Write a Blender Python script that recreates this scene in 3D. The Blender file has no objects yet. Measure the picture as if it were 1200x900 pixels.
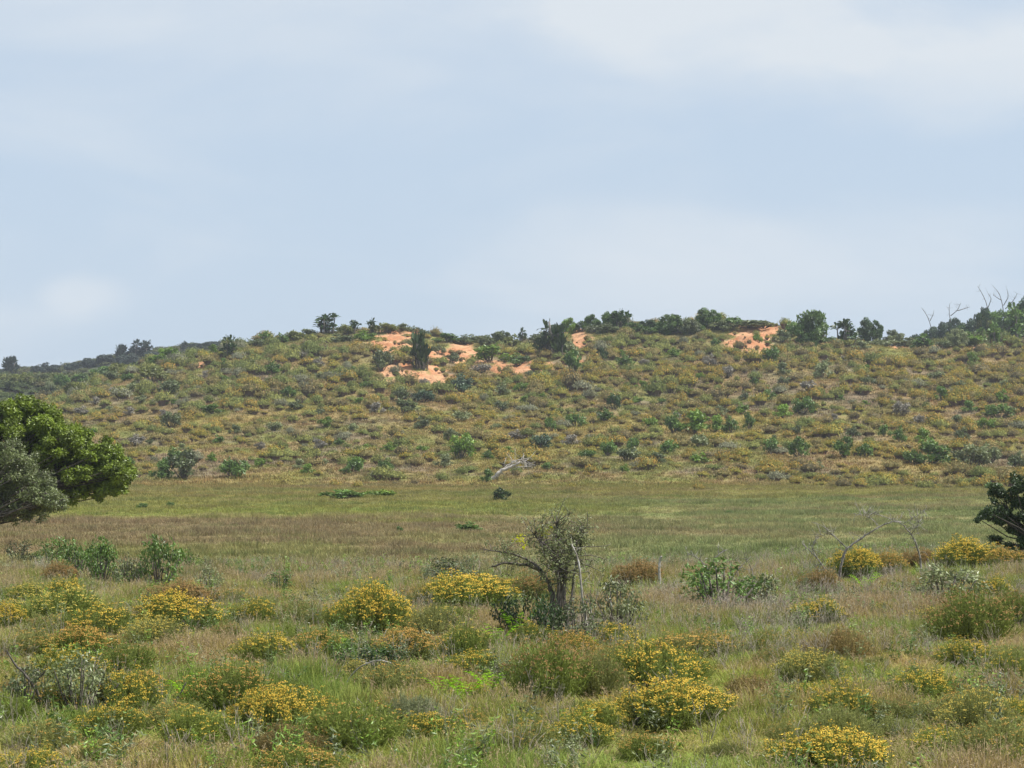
import bpy, math
import numpy as np
from mathutils import Vector

SC = bpy.context.scene
COL = SC.collection
F = 2823.0            # focal length in pixels of the 1200 px wide photograph
HZ = 540.0            # horizon row
EYE = 3.0

# ------------------------------------------------------------------ camera
cam = bpy.data.cameras.new('camera')
cam.sensor_width = 36.0
cam.lens = 36.0 * F / 1200.0
cam.clip_start = 0.5
cam.clip_end = 12000
camo = bpy.data.objects.new('camera', cam)
camo.location = (0, 0, EYE)
camo.rotation_euler = (math.radians(90) + math.atan((HZ - 450) / F), 0, 0)
COL.objects.link(camo)
SC.camera = camo

# ------------------------------------------------------------------ sky and sun
SUN_EL, SUN_ROT = math.radians(57), math.radians(90)     # high, from the right
world = bpy.data.worlds.new('World')
SC.world = world
world.use_nodes = True
wt = world.node_tree
wt.nodes.clear()
def wn(t, **k):
    n = wt.nodes.new(t)
    for a, b in k.items(): setattr(n, a, b)
    return n
sky = wn('ShaderNodeTexSky', sky_type='NISHITA', sun_disc=False)
sky.sun_elevation, sky.sun_rotation = SUN_EL, SUN_ROT
sky.air_density, sky.dust_density, sky.ozone_density = 1.0, 1.6, 1.6
tc = wn('ShaderNodeTexCoord')
mp = wn('ShaderNodeMapping'); mp.inputs['Scale'].default_value = (3.2, 3.2, 11.0); mp.inputs['Location'].default_value = (0.3, 0.1, 1.2)
nz = wn('ShaderNodeTexNoise'); nz.inputs['Scale'].default_value = 1.6; nz.inputs['Detail'].default_value = 7; nz.inputs['Roughness'].default_value = 0.5; nz.inputs['Distortion'].default_value = 0.4
cr = wn('ShaderNodeMapRange', interpolation_type='SMOOTHSTEP'); cr.inputs['From Min'].default_value = 0.42; cr.inputs['From Max'].default_value = 0.72
sep = wn('ShaderNodeSeparateXYZ')
up = wn('ShaderNodeMapRange', interpolation_type='SMOOTHSTEP')   # the thin veil thickens higher up
up.inputs['From Min'].default_value = 0.125; up.inputs['From Max'].default_value = 0.20
up.inputs['To Min'].default_value = 0.0; up.inputs['To Max'].default_value = 0.30
ad = wn('ShaderNodeMath', operation='MULTIPLY_ADD'); ad.inputs[1].default_value = 0.55
ad2 = wn('ShaderNodeMath', operation='ADD', use_clamp=True); ad2.inputs[1].default_value = 0.05
mix = wn('ShaderNodeMix', data_type='RGBA')
mix.inputs[7].default_value = (5.5, 5.95, 6.4, 1)
bg = wn('ShaderNodeBackground'); bg.inputs['Strength'].default_value = 0.1
wo = wn('ShaderNodeOutputWorld')
L = wt.links.new
L(tc.outputs['Generated'], mp.inputs['Vector']); L(mp.outputs[0], nz.inputs['Vector'])
L(nz.outputs[0], cr.inputs['Value']); L(tc.outputs['Generated'], sep.inputs[0]); L(sep.outputs['Z'], up.inputs['Value'])
L(cr.outputs[0], ad.inputs[0]); L(up.outputs[0], ad.inputs[2]); L(ad.outputs[0], ad2.inputs[0])
def puff(d, r, k, acc):        # a soft cloud around a direction
    vd = wn('ShaderNodeVectorMath', operation='SUBTRACT'); vd.inputs[1].default_value = d; L(tc.outputs['Generated'], vd.inputs[0])
    vs = wn('ShaderNodeVectorMath', operation='MULTIPLY'); vs.inputs[1].default_value = (1 / r[0], 0.2, 1 / r[1]); L(vd.outputs[0], vs.inputs[0])
    vl = wn('ShaderNodeVectorMath', operation='LENGTH'); L(vs.outputs[0], vl.inputs[0])
    nm = wn('ShaderNodeMath', operation='MULTIPLY_ADD'); nm.inputs[1].default_value = -1.9; nm.inputs[2].default_value = 0.95; L(nz2.outputs[0], nm.inputs[0])
    sm = wn('ShaderNodeMath', operation='ADD'); L(vl.outputs['Value'], sm.inputs[0]); L(nm.outputs[0], sm.inputs[1])
    mr_ = wn('ShaderNodeMapRange', interpolation_type='SMOOTHSTEP'); mr_.inputs['From Min'].default_value = 1.15; mr_.inputs['From Max'].default_value = 0.1
    mr_.inputs['To Max'].default_value = k; L(sm.outputs[0], mr_.inputs['Value'])
    a2 = wn('ShaderNodeMath', operation='ADD'); L(acc, a2.inputs[0]); L(mr_.outputs[0], a2.inputs[1]); return a2.outputs[0]
nz2 = wn('ShaderNodeTexNoise'); nz2.inputs['Scale'].default_value = 9; nz2.inputs['Detail'].default_value = 6; nz2.inputs['Roughness'].default_value = 0.55; nz2.inputs['Distortion'].default_value = 0.3
mp2 = wn('ShaderNodeMapping'); mp2.inputs['Scale'].default_value = (1, 1, 2.6); L(tc.outputs['Generated'], mp2.inputs[0]); L(mp2.outputs[0], nz2.inputs['Vector'])
acc = ad2.outputs[0]
for d_, r_, k_ in [((0.10, 0.978, 0.178), (0.09, 0.022), 0.5), ((0.20, 0.965, 0.158), (0.10, 0.028), 0.65), ((-0.12, 0.975, 0.180), (0.14, 0.020), 0.2), ((-0.178, 0.981, 0.069), (0.020, 0.010), 0.5), ((0.02, 0.98, 0.194), (0.2, 0.016), 0.3), ((0.1, 0.99, 0.09), (0.16, 0.02), 0.25)]:
    acc = puff(d_, r_, k_, acc)
cl = wn('ShaderNodeMath', operation='MINIMUM'); cl.inputs[1].default_value = 1.0; L(acc, cl.inputs[0])
veil = wn('ShaderNodeMapRange', interpolation_type='SMOOTHSTEP')     # thin high haze, thickest towards the horizon
veil.inputs['From Min'].default_value = 0.0; veil.inputs['From Max'].default_value = 0.6
veil.inputs['To Min'].default_value = 0.85; veil.inputs['To Max'].default_value = 0.30
vm = wn('ShaderNodeMix', data_type='RGBA'); vm.inputs[7].default_value = (4.2, 5.15, 6.35, 1)
L(sep.outputs['Z'], veil.inputs['Value']); L(veil.outputs[0], vm.inputs[0]); L(sky.outputs[0], vm.inputs[6])
L(cl.outputs[0], mix.inputs[0]); L(vm.outputs[2], mix.inputs[6]); L(mix.outputs[2], bg.inputs['Color'])
L(bg.outputs[0], wo.inputs['Surface'])

sun = bpy.data.lights.new('sun', 'SUN')
sun.energy = 4.6; sun.angle = math.radians(0.6); sun.color = (1.0, 0.97, 0.92)
suno = bpy.data.objects.new('sun', sun)
sd = Vector((math.cos(SUN_EL) * math.sin(SUN_ROT), math.cos(SUN_EL) * math.cos(SUN_ROT), math.sin(SUN_EL)))
suno.rotation_euler = sd.to_track_quat('Z', 'Y').to_euler()
suno.location = (30, -20, 60)
COL.objects.link(suno)
SC.view_settings.view_transform = 'Standard'
SC.view_settings.look = 'None'
SC.view_settings.exposure = 0.40
SC.view_settings.gamma = 1.0
SC.cycles.max_bounces = 5
SC.cycles.diffuse_bounces = 3
SC.cycles.transparent_max_bounces = 4
SC.cycles.volume_bounces = 0

# ------------------------------------------------------------------ numbers
RNG = np.random.default_rng(11)
def lin(r, g, b, k=1.0):
    c = np.array([r, g, b], float) / 255.0
    return np.where(c <= 0.04045, c / 12.92, ((c + 0.055) / 1.055) ** 2.4) * k
def sstep(a, b, x):
    t = np.clip((np.asarray(x, float) - a) / (b - a), 0, 1)
    return t * t * (3 - 2 * t)
_lat = np.random.default_rng(5).random((256, 256))
def vnoise(x, y):
    x = np.asarray(x, float); y = np.asarray(y, float)
    xi = np.floor(x).astype(int); yi = np.floor(y).astype(int)
    fx = x - xi; fy = y - yi
    fx = fx * fx * (3 - 2 * fx); fy = fy * fy * (3 - 2 * fy)
    a = _lat[xi % 256, yi % 256]; b = _lat[(xi + 1) % 256, yi % 256]
    c = _lat[xi % 256, (yi + 1) % 256]; d = _lat[(xi + 1) % 256, (yi + 1) % 256]
    return (a * (1 - fx) + b * fx) * (1 - fy) + (c * (1 - fx) + d * fx) * fy
def fbm(x, y, o=4):
    s = 0; a = 0.5; t = 0
    for i in range(o):
        s = s + a * vnoise(x + 17.3 * i, y + 9.1 * i); t += a
        x = x * 2.03; y = y * 2.03; a *= 0.5
    return s / t

# ------------------------------------------------------------------ the lie of the land
SKY_X = [-300, -100, 0, 40, 70, 100, 130, 165, 200, 250, 300, 340, 380, 420, 450, 480, 510, 560, 600, 640, 680, 720, 780, 840, 880, 920, 980, 1050, 1120, 1200, 1300, 1500]
SKY_Y = [500, 490, 480, 472, 463, 454, 443, 430, 420, 413, 402, 394, 389, 387, 385, 388, 396, 402, 402, 398, 386, 384, 383, 380, 379, 385, 400, 404, 404, 404, 405, 410]
def crest_h(x):
    u = 600 + x * F / 400.0
    return EYE + (HZ - np.interp(u, SKY_X, SKY_Y)) * 400.0 / F
def ridge(x, y, y0, xs, ys, w):
    u = 600 + x * F / y0
    h = EYE + (HZ - np.interp(u, xs, ys)) * y0 / F
    return h * np.exp(-((y - y0) / w) ** 2) if w else h
def terrain(x, y):
    x = np.asarray(x, float); y = np.asarray(y, float)
    near = 0.12 * (fbm(x / 5.0, y / 7.0, 3) - 0.5) + 0.42 * sstep(2, 14, x) * sstep(45, 66, y)
    near = near * (1 - sstep(72, 95, y))
    dip = -0.85 * sstep(60, 94, y) + 1.85 * sstep(80, 260, y) * 1.0
    base = near + dip + 0.25 * (fbm(x / 40.0, y / 40.0, 2) - 0.5) * sstep(90, 130, y)
    foot = 214 + 10 * (fbm(x / 30.0, 3.3 + 0 * x, 2) - 0.5) + np.clip(-x - 20, 0, 40) * 0.0
    t = np.clip((y - foot) / (400.0 - foot), 0, None)
    e = 1.22 + 0.30 * sstep(0, -60, x)
    p = np.where(t < 1, t ** e, 1 - 1.2 * (t - 1) - 1.5 * (t - 1) ** 2)
    H = crest_h(x)
    hill = (H - 1.0) * np.maximum(p, -0.3)
    rough = (fbm(x / 9.0, y / 9.0, 3) - 0.5) * 1.5 * sstep(225, 300, y) + (fbm(x / 26.0 + 5, y / 26.0, 2) - 0.5) * 3.2 * sstep(235, 310, y) * (1 - 0.85 * sstep(372, 398, y))
    z = base + np.where(y > foot, hill + rough * sstep(foot, foot + 40, y), 0)
    z = np.where(y > 430, np.minimum(z, 12.0), z)
    far = y > 405
    r1 = ridge(x, y, 500., [-300, 0, 60, 140, 200, 260, 400], [440, 446, 444, 447, 452, 470, 520], 45.)
    r2 = ridge(x, y, 760., [-400, 0, 60, 110, 150, 215, 260, 330, 450], [437, 436, 434, 427, 419, 409, 405, 404, 420], 110.)
    r3 = ridge(x, y, 475., [900, 1010, 1060, 1100, 1140, 1200, 1300, 1600], [475, 432, 414, 404, 397, 388, 380, 372], 34.)
    z = np.where(far, np.maximum.reduce([z, r1, r2, r3, 0 * z + 1.5]), z)
    return z
def to_px(x, y, z):
    return 600 + F * x / y, HZ - F * (z - EYE) / y      # (close enough to the picture for colour zones)
PITCH = math.atan((HZ - 450) / F)
_c, _s = math.cos(PITCH), math.sin(PITCH)
_ys = np.concatenate([np.arange(14, 100, 0.08), np.arange(100, 420, 0.4), np.arange(420, 900, 1.0)])
def ray(px, py):
    a = (px - 600) / F; b = (450 - py) / F
    dx, dy, dz = a, _c - b * _s, _s + b * _c
    return dx / dy, dz / dy
def gp(px, py, lo=0, hi=1e9):
    """point of the terrain seen at a place in the photograph; above the skyline: the crest under it"""
    kx, kz = ray(px, py)
    ys = _ys[(_ys > lo) & (_ys < hi)]
    x = kx * ys; zt = terrain(x, ys); zr = EYE + kz * ys
    hit = np.nonzero(zt >= zr)[0]
    i = hit[0] if len(hit) else int(np.argmax((zt - EYE) / ys))
    return Vector((float(x[i]), float(ys[i]), float(zt[i])))

# sand blow-outs, as ellipses on the dune: (px, py, half width, half height)
SAND = [(464, 399, 22, 19), (537, 414, 30, 15), (492, 441, 38, 12), (673, 398, 18, 16), (612, 430, 50, 5),
        (876, 391, 45, 14), (973, 399, 13, 7), (1154, 405, 19, 6), (1050, 403, 10, 4), (1095, 402, 12, 4),
        (8, 452, 14, 4), (52, 458, 12, 3), (232, 428, 6, 3)]
def sand_mask(x, y, z):
    u = 600 + F * x / y; v = HZ - F * (z - EYE) / y
    m = np.full(np.shape(x), -9.0)
    n = (fbm(x / 2.6, y / 6.0, 5) - 0.5) * 2.8 - 0.02
    for (a, b, w, h) in SAND:
        m = np.maximum(m, 1 - np.sqrt(((u - a) / w) ** 2 + ((v - b) / h) ** 2) + n)
    return m
GK = 0.90
def ground_colour(x, y, z):
    """what grows or lies there: the colour of sward and soil"""
    u, v = to_px(x, y, z)
    shp = np.shape(u)
    C = np.empty(shp + (3,))
    n1 = fbm(x / 1.1, y / 1.6, 3); n2 = fbm(x / 4.0 + 31, y / 6.0, 3); n3 = fbm(x / 14.0 + 7, y / 9.0, 3); n4 = fbm(x / 22.0 + 70, y / 5.0 + 3, 3)
    def blend(A, B, t):
        t = np.clip(t, 0, 1)[..., None]
        return A * (1 - t) + B * t
    green, olive, pink, straw = lin(148, 154, 78), lin(158, 158, 84), lin(172, 154, 100), lin(190, 178, 116)
    near = blend(np.broadcast_to(green, shp + (3,)), np.broadcast_to(pink, shp + (3,)), sstep(0.42, 0.62, n1 * 0.5 + n2 * 0.5))
    near = blend(near, straw, sstep(0.55, 0.75, n3) * 0.45)
    near = blend(near, lin(134, 154, 78), sstep(0.56, 0.7, fbm(x / 2.0 + 90, y / 3.0, 2)) * 0.6)
    # meadow: bands of different grasses
    mg, mp_, my, mo = lin(138, 144, 96), lin(148, 132, 100), lin(148, 144, 84), lin(156, 138, 88)
    e = (n4 - 0.5) * 26
    side = sstep(500, 900, u + (n3 - 0.5) * 300)
    L_ = blend(np.broadcast_to(mo, shp + (3,)), my, sstep(566, 582, v + e))
    L_ = blend(L_, lin(148, 150, 82), sstep(590, 600, v + e * 0.6))
    L_ = blend(L_, mp_, sstep(606, 616, v + e * 0.8))
    L_ = blend(L_, lin(146, 142, 92), sstep(622, 640, v + e * 1.5) * sstep(0.42, 0.6, n2))
    R_ = blend(np.broadcast_to(mo, shp + (3,)), my * 0.97, sstep(562, 572, v + e * 0.5))
    R_ = blend(R_, mg, sstep(578, 592, v + e * 0.9))
    R_ = blend(R_, mp_, sstep(0.55, 0.72, fbm(x / 9.0 + 11, y / 5.0, 3)) * 0.55)
    mead = blend(L_, R_, side)
    st = fbm(x / 16.0 + 20, y / 3.2 + 9, 4); st2 = fbm(x / 5.0 + 60, y / 2.5, 3)
    mead = blend(mead, lin(168, 158, 112), sstep(0.56, 0.74, st) * 0.55)
    mead = blend(mead, lin(118, 132, 78), sstep(0.46, 0.30, st) * 0.5)
    mead = blend(mead, mp_, sstep(0.58, 0.70, st2) * 0.35)
    mead = mead * (0.82 + 0.32 * n1)[..., None]
    # dune slope
    hb, hg, hy, hk = lin(154, 134, 96), lin(134, 134, 80), lin(158, 142, 82), lin(142, 128, 108)
    hill = blend(np.broadcast_to(hb, shp + (3,)), hg, sstep(0.40, 0.62, n2 * 0.6 + n3 * 0.4))
    hill = blend(hill, hk, sstep(0.52, 0.68, fbm(x / 6.0 + 3, y / 6.0 + 50, 3)) * 0.7)
    hill = blend(hill, hy, sstep(0.5, 0.7, fbm(x / 12.0 + 43, y / 12.0 + 5, 3)) * 0.55)
    hill = blend(hill, hg, sstep(430, 395, v) * 0.4)
    C = blend(near, mead, sstep(55, 64, y + (n2 - .5) * 8 - 5 * sstep(0, 12, x)))
    C = blend(C, hill, sstep(196, 232, y + (n3 - 0.5) * 34 + (n2 - 0.5) * 22))
    farc = blend(np.broadcast_to(lin(92, 100, 70), shp + (3,)), lin(84, 88, 74), n3)
    C = blend(C, farc, sstep(404, 415, y))
    sand = blend(np.broadcast_to(lin(206, 160, 122), shp + (3,)), lin(186, 132, 96), sstep(0.35, 0.65, fbm(x / 2.2, y / 3.0, 4)))
    m = sand_mask(x, y, z)
    C = blend(C * GK, sand * 0.92, sstep(-0.06, 0.06, m) * sstep(300, 310, y))
    return C, m

# ------------------------------------------------------------------ materials
def mat(name, base=None, src='object', trans=0.25, tint=(0.72, 1.25), rough=0.9, gloss=0.0, hue=None, rnd=0.0):
    """src: 'object' = Object Info colour times base, 'inst' = per-instance attribute, 'flat' = base, 'vert' = mesh colour attribute"""
    m = bpy.data.materials.new(name); m.use_nodes = True
    t = m.node_tree; t.nodes.clear(); l = t.links.new
    def nn(ty, **k):
        n = t.nodes.new(ty)
        for a, b in k.items(): setattr(n, a, b)
        return n
    out = nn('ShaderNodeOutputMaterial')
    if src == 'object':
        oi = nn('ShaderNodeObjectInfo'); c = oi.outputs['Color']
    elif src == 'inst':
        at = nn('ShaderNodeAttribute', attribute_type='INSTANCER', attribute_name='icol'); c = at.outputs['Color']
    elif src == 'vert':
        at = nn('ShaderNodeAttribute', attribute_type='GEOMETRY', attribute_name='col'); c = at.outputs['Color']
    else:
        rg = nn('ShaderNodeRGB'); rg.outputs[0].default_value = (*base, 1); c = rg.outputs[0]
    if src != 'flat' and base is not None:
        mx = nn('ShaderNodeMix', data_type='RGBA', blend_type='MULTIPLY'); mx.inputs[0].default_value = 1
        l(c, mx.inputs[6]); mx.inputs[7].default_value = (*base, 1); c = mx.outputs[2]
    ta = nn('ShaderNodeAttribute', attribute_type='GEOMETRY', attribute_name='tint')
    if hue is not None:       # leaves (or florets) of the second colour, picked leaf by leaf
        mx = nn('ShaderNodeMix', data_type='RGBA'); l(c, mx.inputs[6])
        mr = nn('ShaderNodeMath', operation='MULTIPLY_ADD'); mr.inputs[1].default_value = 7.31; mr.inputs[2].default_value = 0.13
        fr = nn('ShaderNodeMath', operation='FRACT'); l(ta.outputs['Fac'], mr.inputs[0]); l(mr.outputs[0], fr.inputs[0])
        sc_ = nn('ShaderNodeMath', operation='MULTIPLY'); sc_.inputs[1].default_value = hue[1]; l(fr.outputs[0], sc_.inputs[0])
        l(sc_.outputs[0], mx.inputs[0]); mx.inputs[7].default_value = (*hue[0], 1); c = mx.outputs[2]
    mr = nn('ShaderNodeMapRange'); mr.inputs['To Min'].default_value = tint[0]; mr.inputs['To Max'].default_value = tint[1]
    l(ta.outputs['Fac'], mr.inputs['Value'])
    sc2 = nn('ShaderNodeVectorMath', operation='SCALE'); l(c, sc2.inputs[0]); l(mr.outputs[0], sc2.inputs['Scale']); c = sc2.outputs[0]
    d = nn('ShaderNodeBsdfDiffuse'); l(c, d.inputs['Color']); s = d.outputs[0]
    if trans > 0:
        tr = nn('ShaderNodeBsdfTranslucent'); l(c, tr.inputs['Color'])
        ms = nn('ShaderNodeMixShader'); ms.inputs[0].default_value = trans; l(s, ms.inputs[1]); l(tr.outputs[0], ms.inputs[2]); s = ms.outputs[0]
    if gloss > 0:
        g = nn('ShaderNodeBsdfGlossy'); g.inputs['Roughness'].default_value = rough; g.inputs['Color'].default_value = (1, 1, 1, 1)
        ms = nn('ShaderNodeMixShader'); ms.inputs[0].default_value = gloss; l(s, ms.inputs[1]); l(g.outputs[0], ms.inputs[2]); s = ms.outputs[0]
    l(s, out.inputs['Surface'])
    return m

def bark_mat(name, c1, c2, scale=9):
    m = bpy.data.materials.new(name); m.use_nodes = True
    t = m.node_tree; b = t.nodes['Principled BSDF']; l = t.links.new
    tc = t.nodes.new('ShaderNodeTexCoord'); mp = t.nodes.new('ShaderNodeMapping'); mp.inputs['Scale'].default_value = (1, 1, 0.35)
    n = t.nodes.new('ShaderNodeTexNoise'); n.inputs['Scale'].default_value = scale; n.inputs['Detail'].default_value = 6; n.inputs['Roughness'].default_value = 0.7
    r = t.nodes.new('ShaderNodeValToRGB'); r.color_ramp.elements[0].position = 0.38; r.color_ramp.elements[1].position = 0.66
    r.color_ramp.elements[0].color = (*c1, 1); r.color_ramp.elements[1].color = (*c2, 1)
    bp = t.nodes.new('ShaderNodeBump'); bp.inputs['Strength'].default_value = 0.5; bp.inputs['Distance'].default_value = 0.02
    l(tc.outputs['Object'], mp.inputs[0]); l(mp.outputs[0], n.inputs['Vector']); l(n.outputs[0], r.inputs[0]); l(r.outputs[0], b.inputs['Base Color'])
    l(n.outputs[0], bp.inputs['Height']); l(bp.outputs[0], b.inputs['Normal']); b.inputs['Roughness'].default_value = 0.9
    return m

M = {}
# foliage reads its species colour from the object (or from the instance it is scattered by)
for s in ('object', 'inst'):
    M['leaf_' + s] = mat('leaf_' + s, None, s, 0.22, (0.55, 1.3), 0.45, 0.035)
    M['needle_' + s] = mat('needle_' + s, None, s, 0.3, (0.65, 1.35), hue=(tuple(lin(158, 158, 104)), 0.35))
M['petal_yellow'] = mat('petal_yellow', tuple(lin(228, 198, 84)), 'flat', 0.18, (0.7, 1.15), hue=(tuple(lin(214, 174, 80)), 0.8))
M['petal_orange'] = mat('petal_orange', tuple(lin(214, 174, 90)), 'flat', 0.18, (0.66, 1.15), hue=(tuple(lin(188, 146, 88)), 0.9))
M['petal_rust'] = mat('petal_rust', tuple(lin(180, 146, 92)), 'flat', 0.18, (0.66, 1.15), hue=(tuple(lin(152, 122, 86)), 0.9))
M['petal_pale'] = mat('petal_pale', tuple(lin(220, 200, 100)), 'flat', 0.18, (0.7, 1.15), hue=(tuple(lin(196, 170, 88)), 0.9))
M['bloom_yellow'] = mat('bloom_yellow', tuple(lin(188, 160, 72)), 'flat', 0.15, (0.8, 1.15), hue=(tuple(lin(160, 146, 76)), 0.9))
M['bloom_orange'] = mat('bloom_orange', tuple(lin(192, 152, 78)), 'flat', 0.15, (0.8, 1.15), hue=(tuple(lin(170, 146, 76)), 0.9))
M['bloom_rust'] = mat('bloom_rust', tuple(lin(170, 146, 98)), 'flat', 0.15, (0.8, 1.15), hue=(tuple(lin(132, 124, 84)), 0.9))
M['bloom_pale'] = mat('bloom_pale', tuple(lin(166, 164, 90)), 'flat', 0.15, (0.8, 1.15), hue=(tuple(lin(138, 142, 80)), 0.9))
M['understem'] = mat('understem', tuple(lin(112, 98, 90)), 'flat', 0.0, (0.7, 1.2))
M['dry'] = mat('dry_stem', tuple(lin(168, 158, 142)), 'flat', 0.1, (0.5, 1.25))
M['grass'] = mat('grass_blade', None, 'inst', 0.32, (0.68, 1.4))
M['seed'] = mat('grass_seed', tuple(lin(184, 164, 128)), 'flat', 0.3, (0.6, 1.25))
M['ground'] = mat('ground_soil', None, 'vert', 0.0, (0.9, 1.1))
M['bark'] = bark_mat('bark_grey', tuple(lin(52, 46, 40)), tuple(lin(132, 124, 112)), 16)
M['bark_dark'] = bark_mat('bark_dark', tuple(lin(48, 42, 36)), tuple(lin(92, 84, 74)))
M['dead'] = bark_mat('dead_wood', tuple(lin(84, 78, 70)), tuple(lin(176, 170, 160)), 22)
M['fern'] = mat('fern', tuple(lin(130, 172, 38)), 'flat', 0.35, (0.6, 1.3))
M['yellow_leaf'] = mat('yellow_leaf', tuple(lin(200, 200, 50)), 'flat', 0.35, (0.7, 1.2))

# fine relief of soil and sand: noise in colour and bump on the ground sheets
def enrich(m):
    t = m.node_tree; l = t.links.new
    d = [n for n in t.nodes if n.type == 'BSDF_DIFFUSE'][0]
    src = d.inputs['Color'].links[0].from_socket
    g = t.nodes.new('ShaderNodeNewGeometry')
    n = t.nodes.new('ShaderNodeTexNoise'); n.inputs['Scale'].default_value = 2.2; n.inputs['Detail'].default_value = 8; n.inputs['Roughness'].default_value = 0.75
    mr = t.nodes.new('ShaderNodeMapRange'); mr.inputs['From Min'].default_value = 0.3; mr.inputs['From Max'].default_value = 0.7
    mr.inputs['To Min'].default_value = 0.62; mr.inputs['To Max'].default_value = 1.2
    v = t.nodes.new('ShaderNodeVectorMath'); v.operation = 'SCALE'
    bp = t.nodes.new('ShaderNodeBump'); bp.inputs['Strength'].default_value = 0.7; bp.inputs['Distance'].default_value = 0.12
    l(g.outputs['Position'], n.inputs['Vector']); l(n.outputs[0], mr.inputs['Value']); l(src, v.inputs[0]); l(mr.outputs[0], v.inputs['Scale'])
    l(v.outputs[0], d.inputs['Color']); l(n.outputs[0], bp.inputs['Height']); l(bp.outputs[0], d.inputs['Normal'])
enrich(M['ground'])

# ------------------------------------------------------------------ mesh building
class Q:
    """quads gathered as numpy arrays, built as one mesh"""
    def __init__(s): s.v, s.f, s.t, s.m, s.n, s.sm = [], [], [], [], 0, []
    def add(s, v, f, tint=0.5, mi=0, smooth=False):
        v = np.asarray(v, float).reshape(-1, 3); f = np.asarray(f, int).reshape(-1, 4)
        s.v.append(v); s.f.append(f + s.n); s.n += len(v)
        s.t.append(np.broadcast_to(np.asarray(tint, float), (len(v),)))
        s.m.append(np.full(len(f), mi)); s.sm.append(np.full(len(f), smooth))
    def quads(s, q, tint, mi=0):           # q: N x 4 x 3
        n = len(q)
        s.add(q.reshape(-1, 3), np.arange(n * 4).reshape(n, 4), np.repeat(tint, 4), mi)
    def tube(s, pts, rad, k=6, mi=0, tint=0.5):
        pts = np.asarray(pts, float); n = len(pts)
        rad = np.asarray(rad, float) if np.ndim(rad) else np.linspace(rad, rad * 0.35, n)
        tg = np.gradient(pts, axis=0); tg /= np.linalg.norm(tg, axis=1)[:, None] + 1e-9
        ref = np.where(np.abs(tg[:, 2:3]) > 0.9, [[1., 0, 0]], [[0, 0, 1.]])
        a = np.cross(tg, ref); a /= np.linalg.norm(a, axis=1)[:, None] + 1e-9
        b = np.cross(tg, a)
        for i in range(1, n):
            if np.dot(a[i], a[i - 1]) < 0: a[i] *= -1; b[i] *= -1
        th = np.linspace(0, 2 * np.pi, k, endpoint=False)
        ring = pts[:, None] + rad[:, None, None] * (np.cos(th)[None, :, None] * a[:, None] + np.sin(th)[None, :, None] * b[:, None])
        f = []
        for i in range(n - 1):
            for j in range(k):
                f.append((i * k + j, i * k + (j + 1) % k, (i + 1) * k + (j + 1) % k, (i + 1) * k + j))
        f.append(tuple((n - 1) * k + j for j in (0, k // 4 or 1, k // 2, max(k // 2 + 1, 3 * k // 4))))
        s.add(ring, f, tint, mi, True)
    def mesh(s, name, mats):
        me = bpy.data.meshes.new(name)
        v = np.concatenate(s.v); f = np.concatenate(s.f)
        me.vertices.add(len(v)); me.vertices.foreach_set('co', v.astype(np.float32).ravel())
        me.loops.add(f.size); me.loops.foreach_set('vertex_index', f.astype(np.int32).ravel())
        me.polygons.add(len(f)); me.polygons.foreach_set('loop_start', np.arange(0, f.size, 4, dtype=np.int32))
        me.polygons.foreach_set('loop_total', np.full(len(f), 4, dtype=np.int32))
        me.polygons.foreach_set('material_index', np.concatenate(s.m).astype(np.int32))
        me.polygons.foreach_set('use_smooth', np.concatenate(s.sm))
        me.update(calc_edges=True)
        at = me.attributes.new('tint', 'FLOAT', 'POINT'); at.data.foreach_set('value', np.concatenate(s.t).astype(np.float32))
        for m in mats: me.materials.append(m)
        return me

def unit(v): return v / (np.linalg.norm(v, axis=-1, keepdims=True) + 1e-9)
def leaves(q, pos, nrm, axis, ln, wd, tint, mi=0, fold=0.18):
    """pointed leaves: base, side, tip, side"""
    n = len(pos)
    ax = unit(axis - nrm * np.sum(axis * nrm, -1, keepdims=True)); sd_ = np.cross(nrm, ax)
    ln = np.broadcast_to(ln, (n,))[:, None]; wd = np.broadcast_to(wd, (n,))[:, None]
    p0 = pos; p2 = pos + ax * ln; mid = pos + ax * ln * 0.45 - nrm * ln * fold * 0.5
    A = np.stack([p0, mid + sd_ * wd * 0.5, p2, mid - sd_ * wd * 0.5], 1)
    q.quads(A, tint, mi)

def obj(name, me, parent=None, loc=(0, 0, 0), rz=0, sc=1.0):
    o = bpy.data.objects.new(name, me); COL.objects.link(o)
    if parent is not None: o.parent = parent
    o.location = loc; o.rotation_euler = (0, 0, rz)
    o.scale = sc if np.ndim(sc) else (sc, sc, sc)
    return o
def thing(name, label, cat, group=None, loc=(0, 0, 0), rz=0, sc=1.0, me=None):
    o = obj(name, me, None, loc, rz, sc)
    o['label'] = label; o['category'] = cat
    if group: o['group'] = group
    return o
def paint(o, col): o.color = (*[float(a) for a in col], 1.0)

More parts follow.
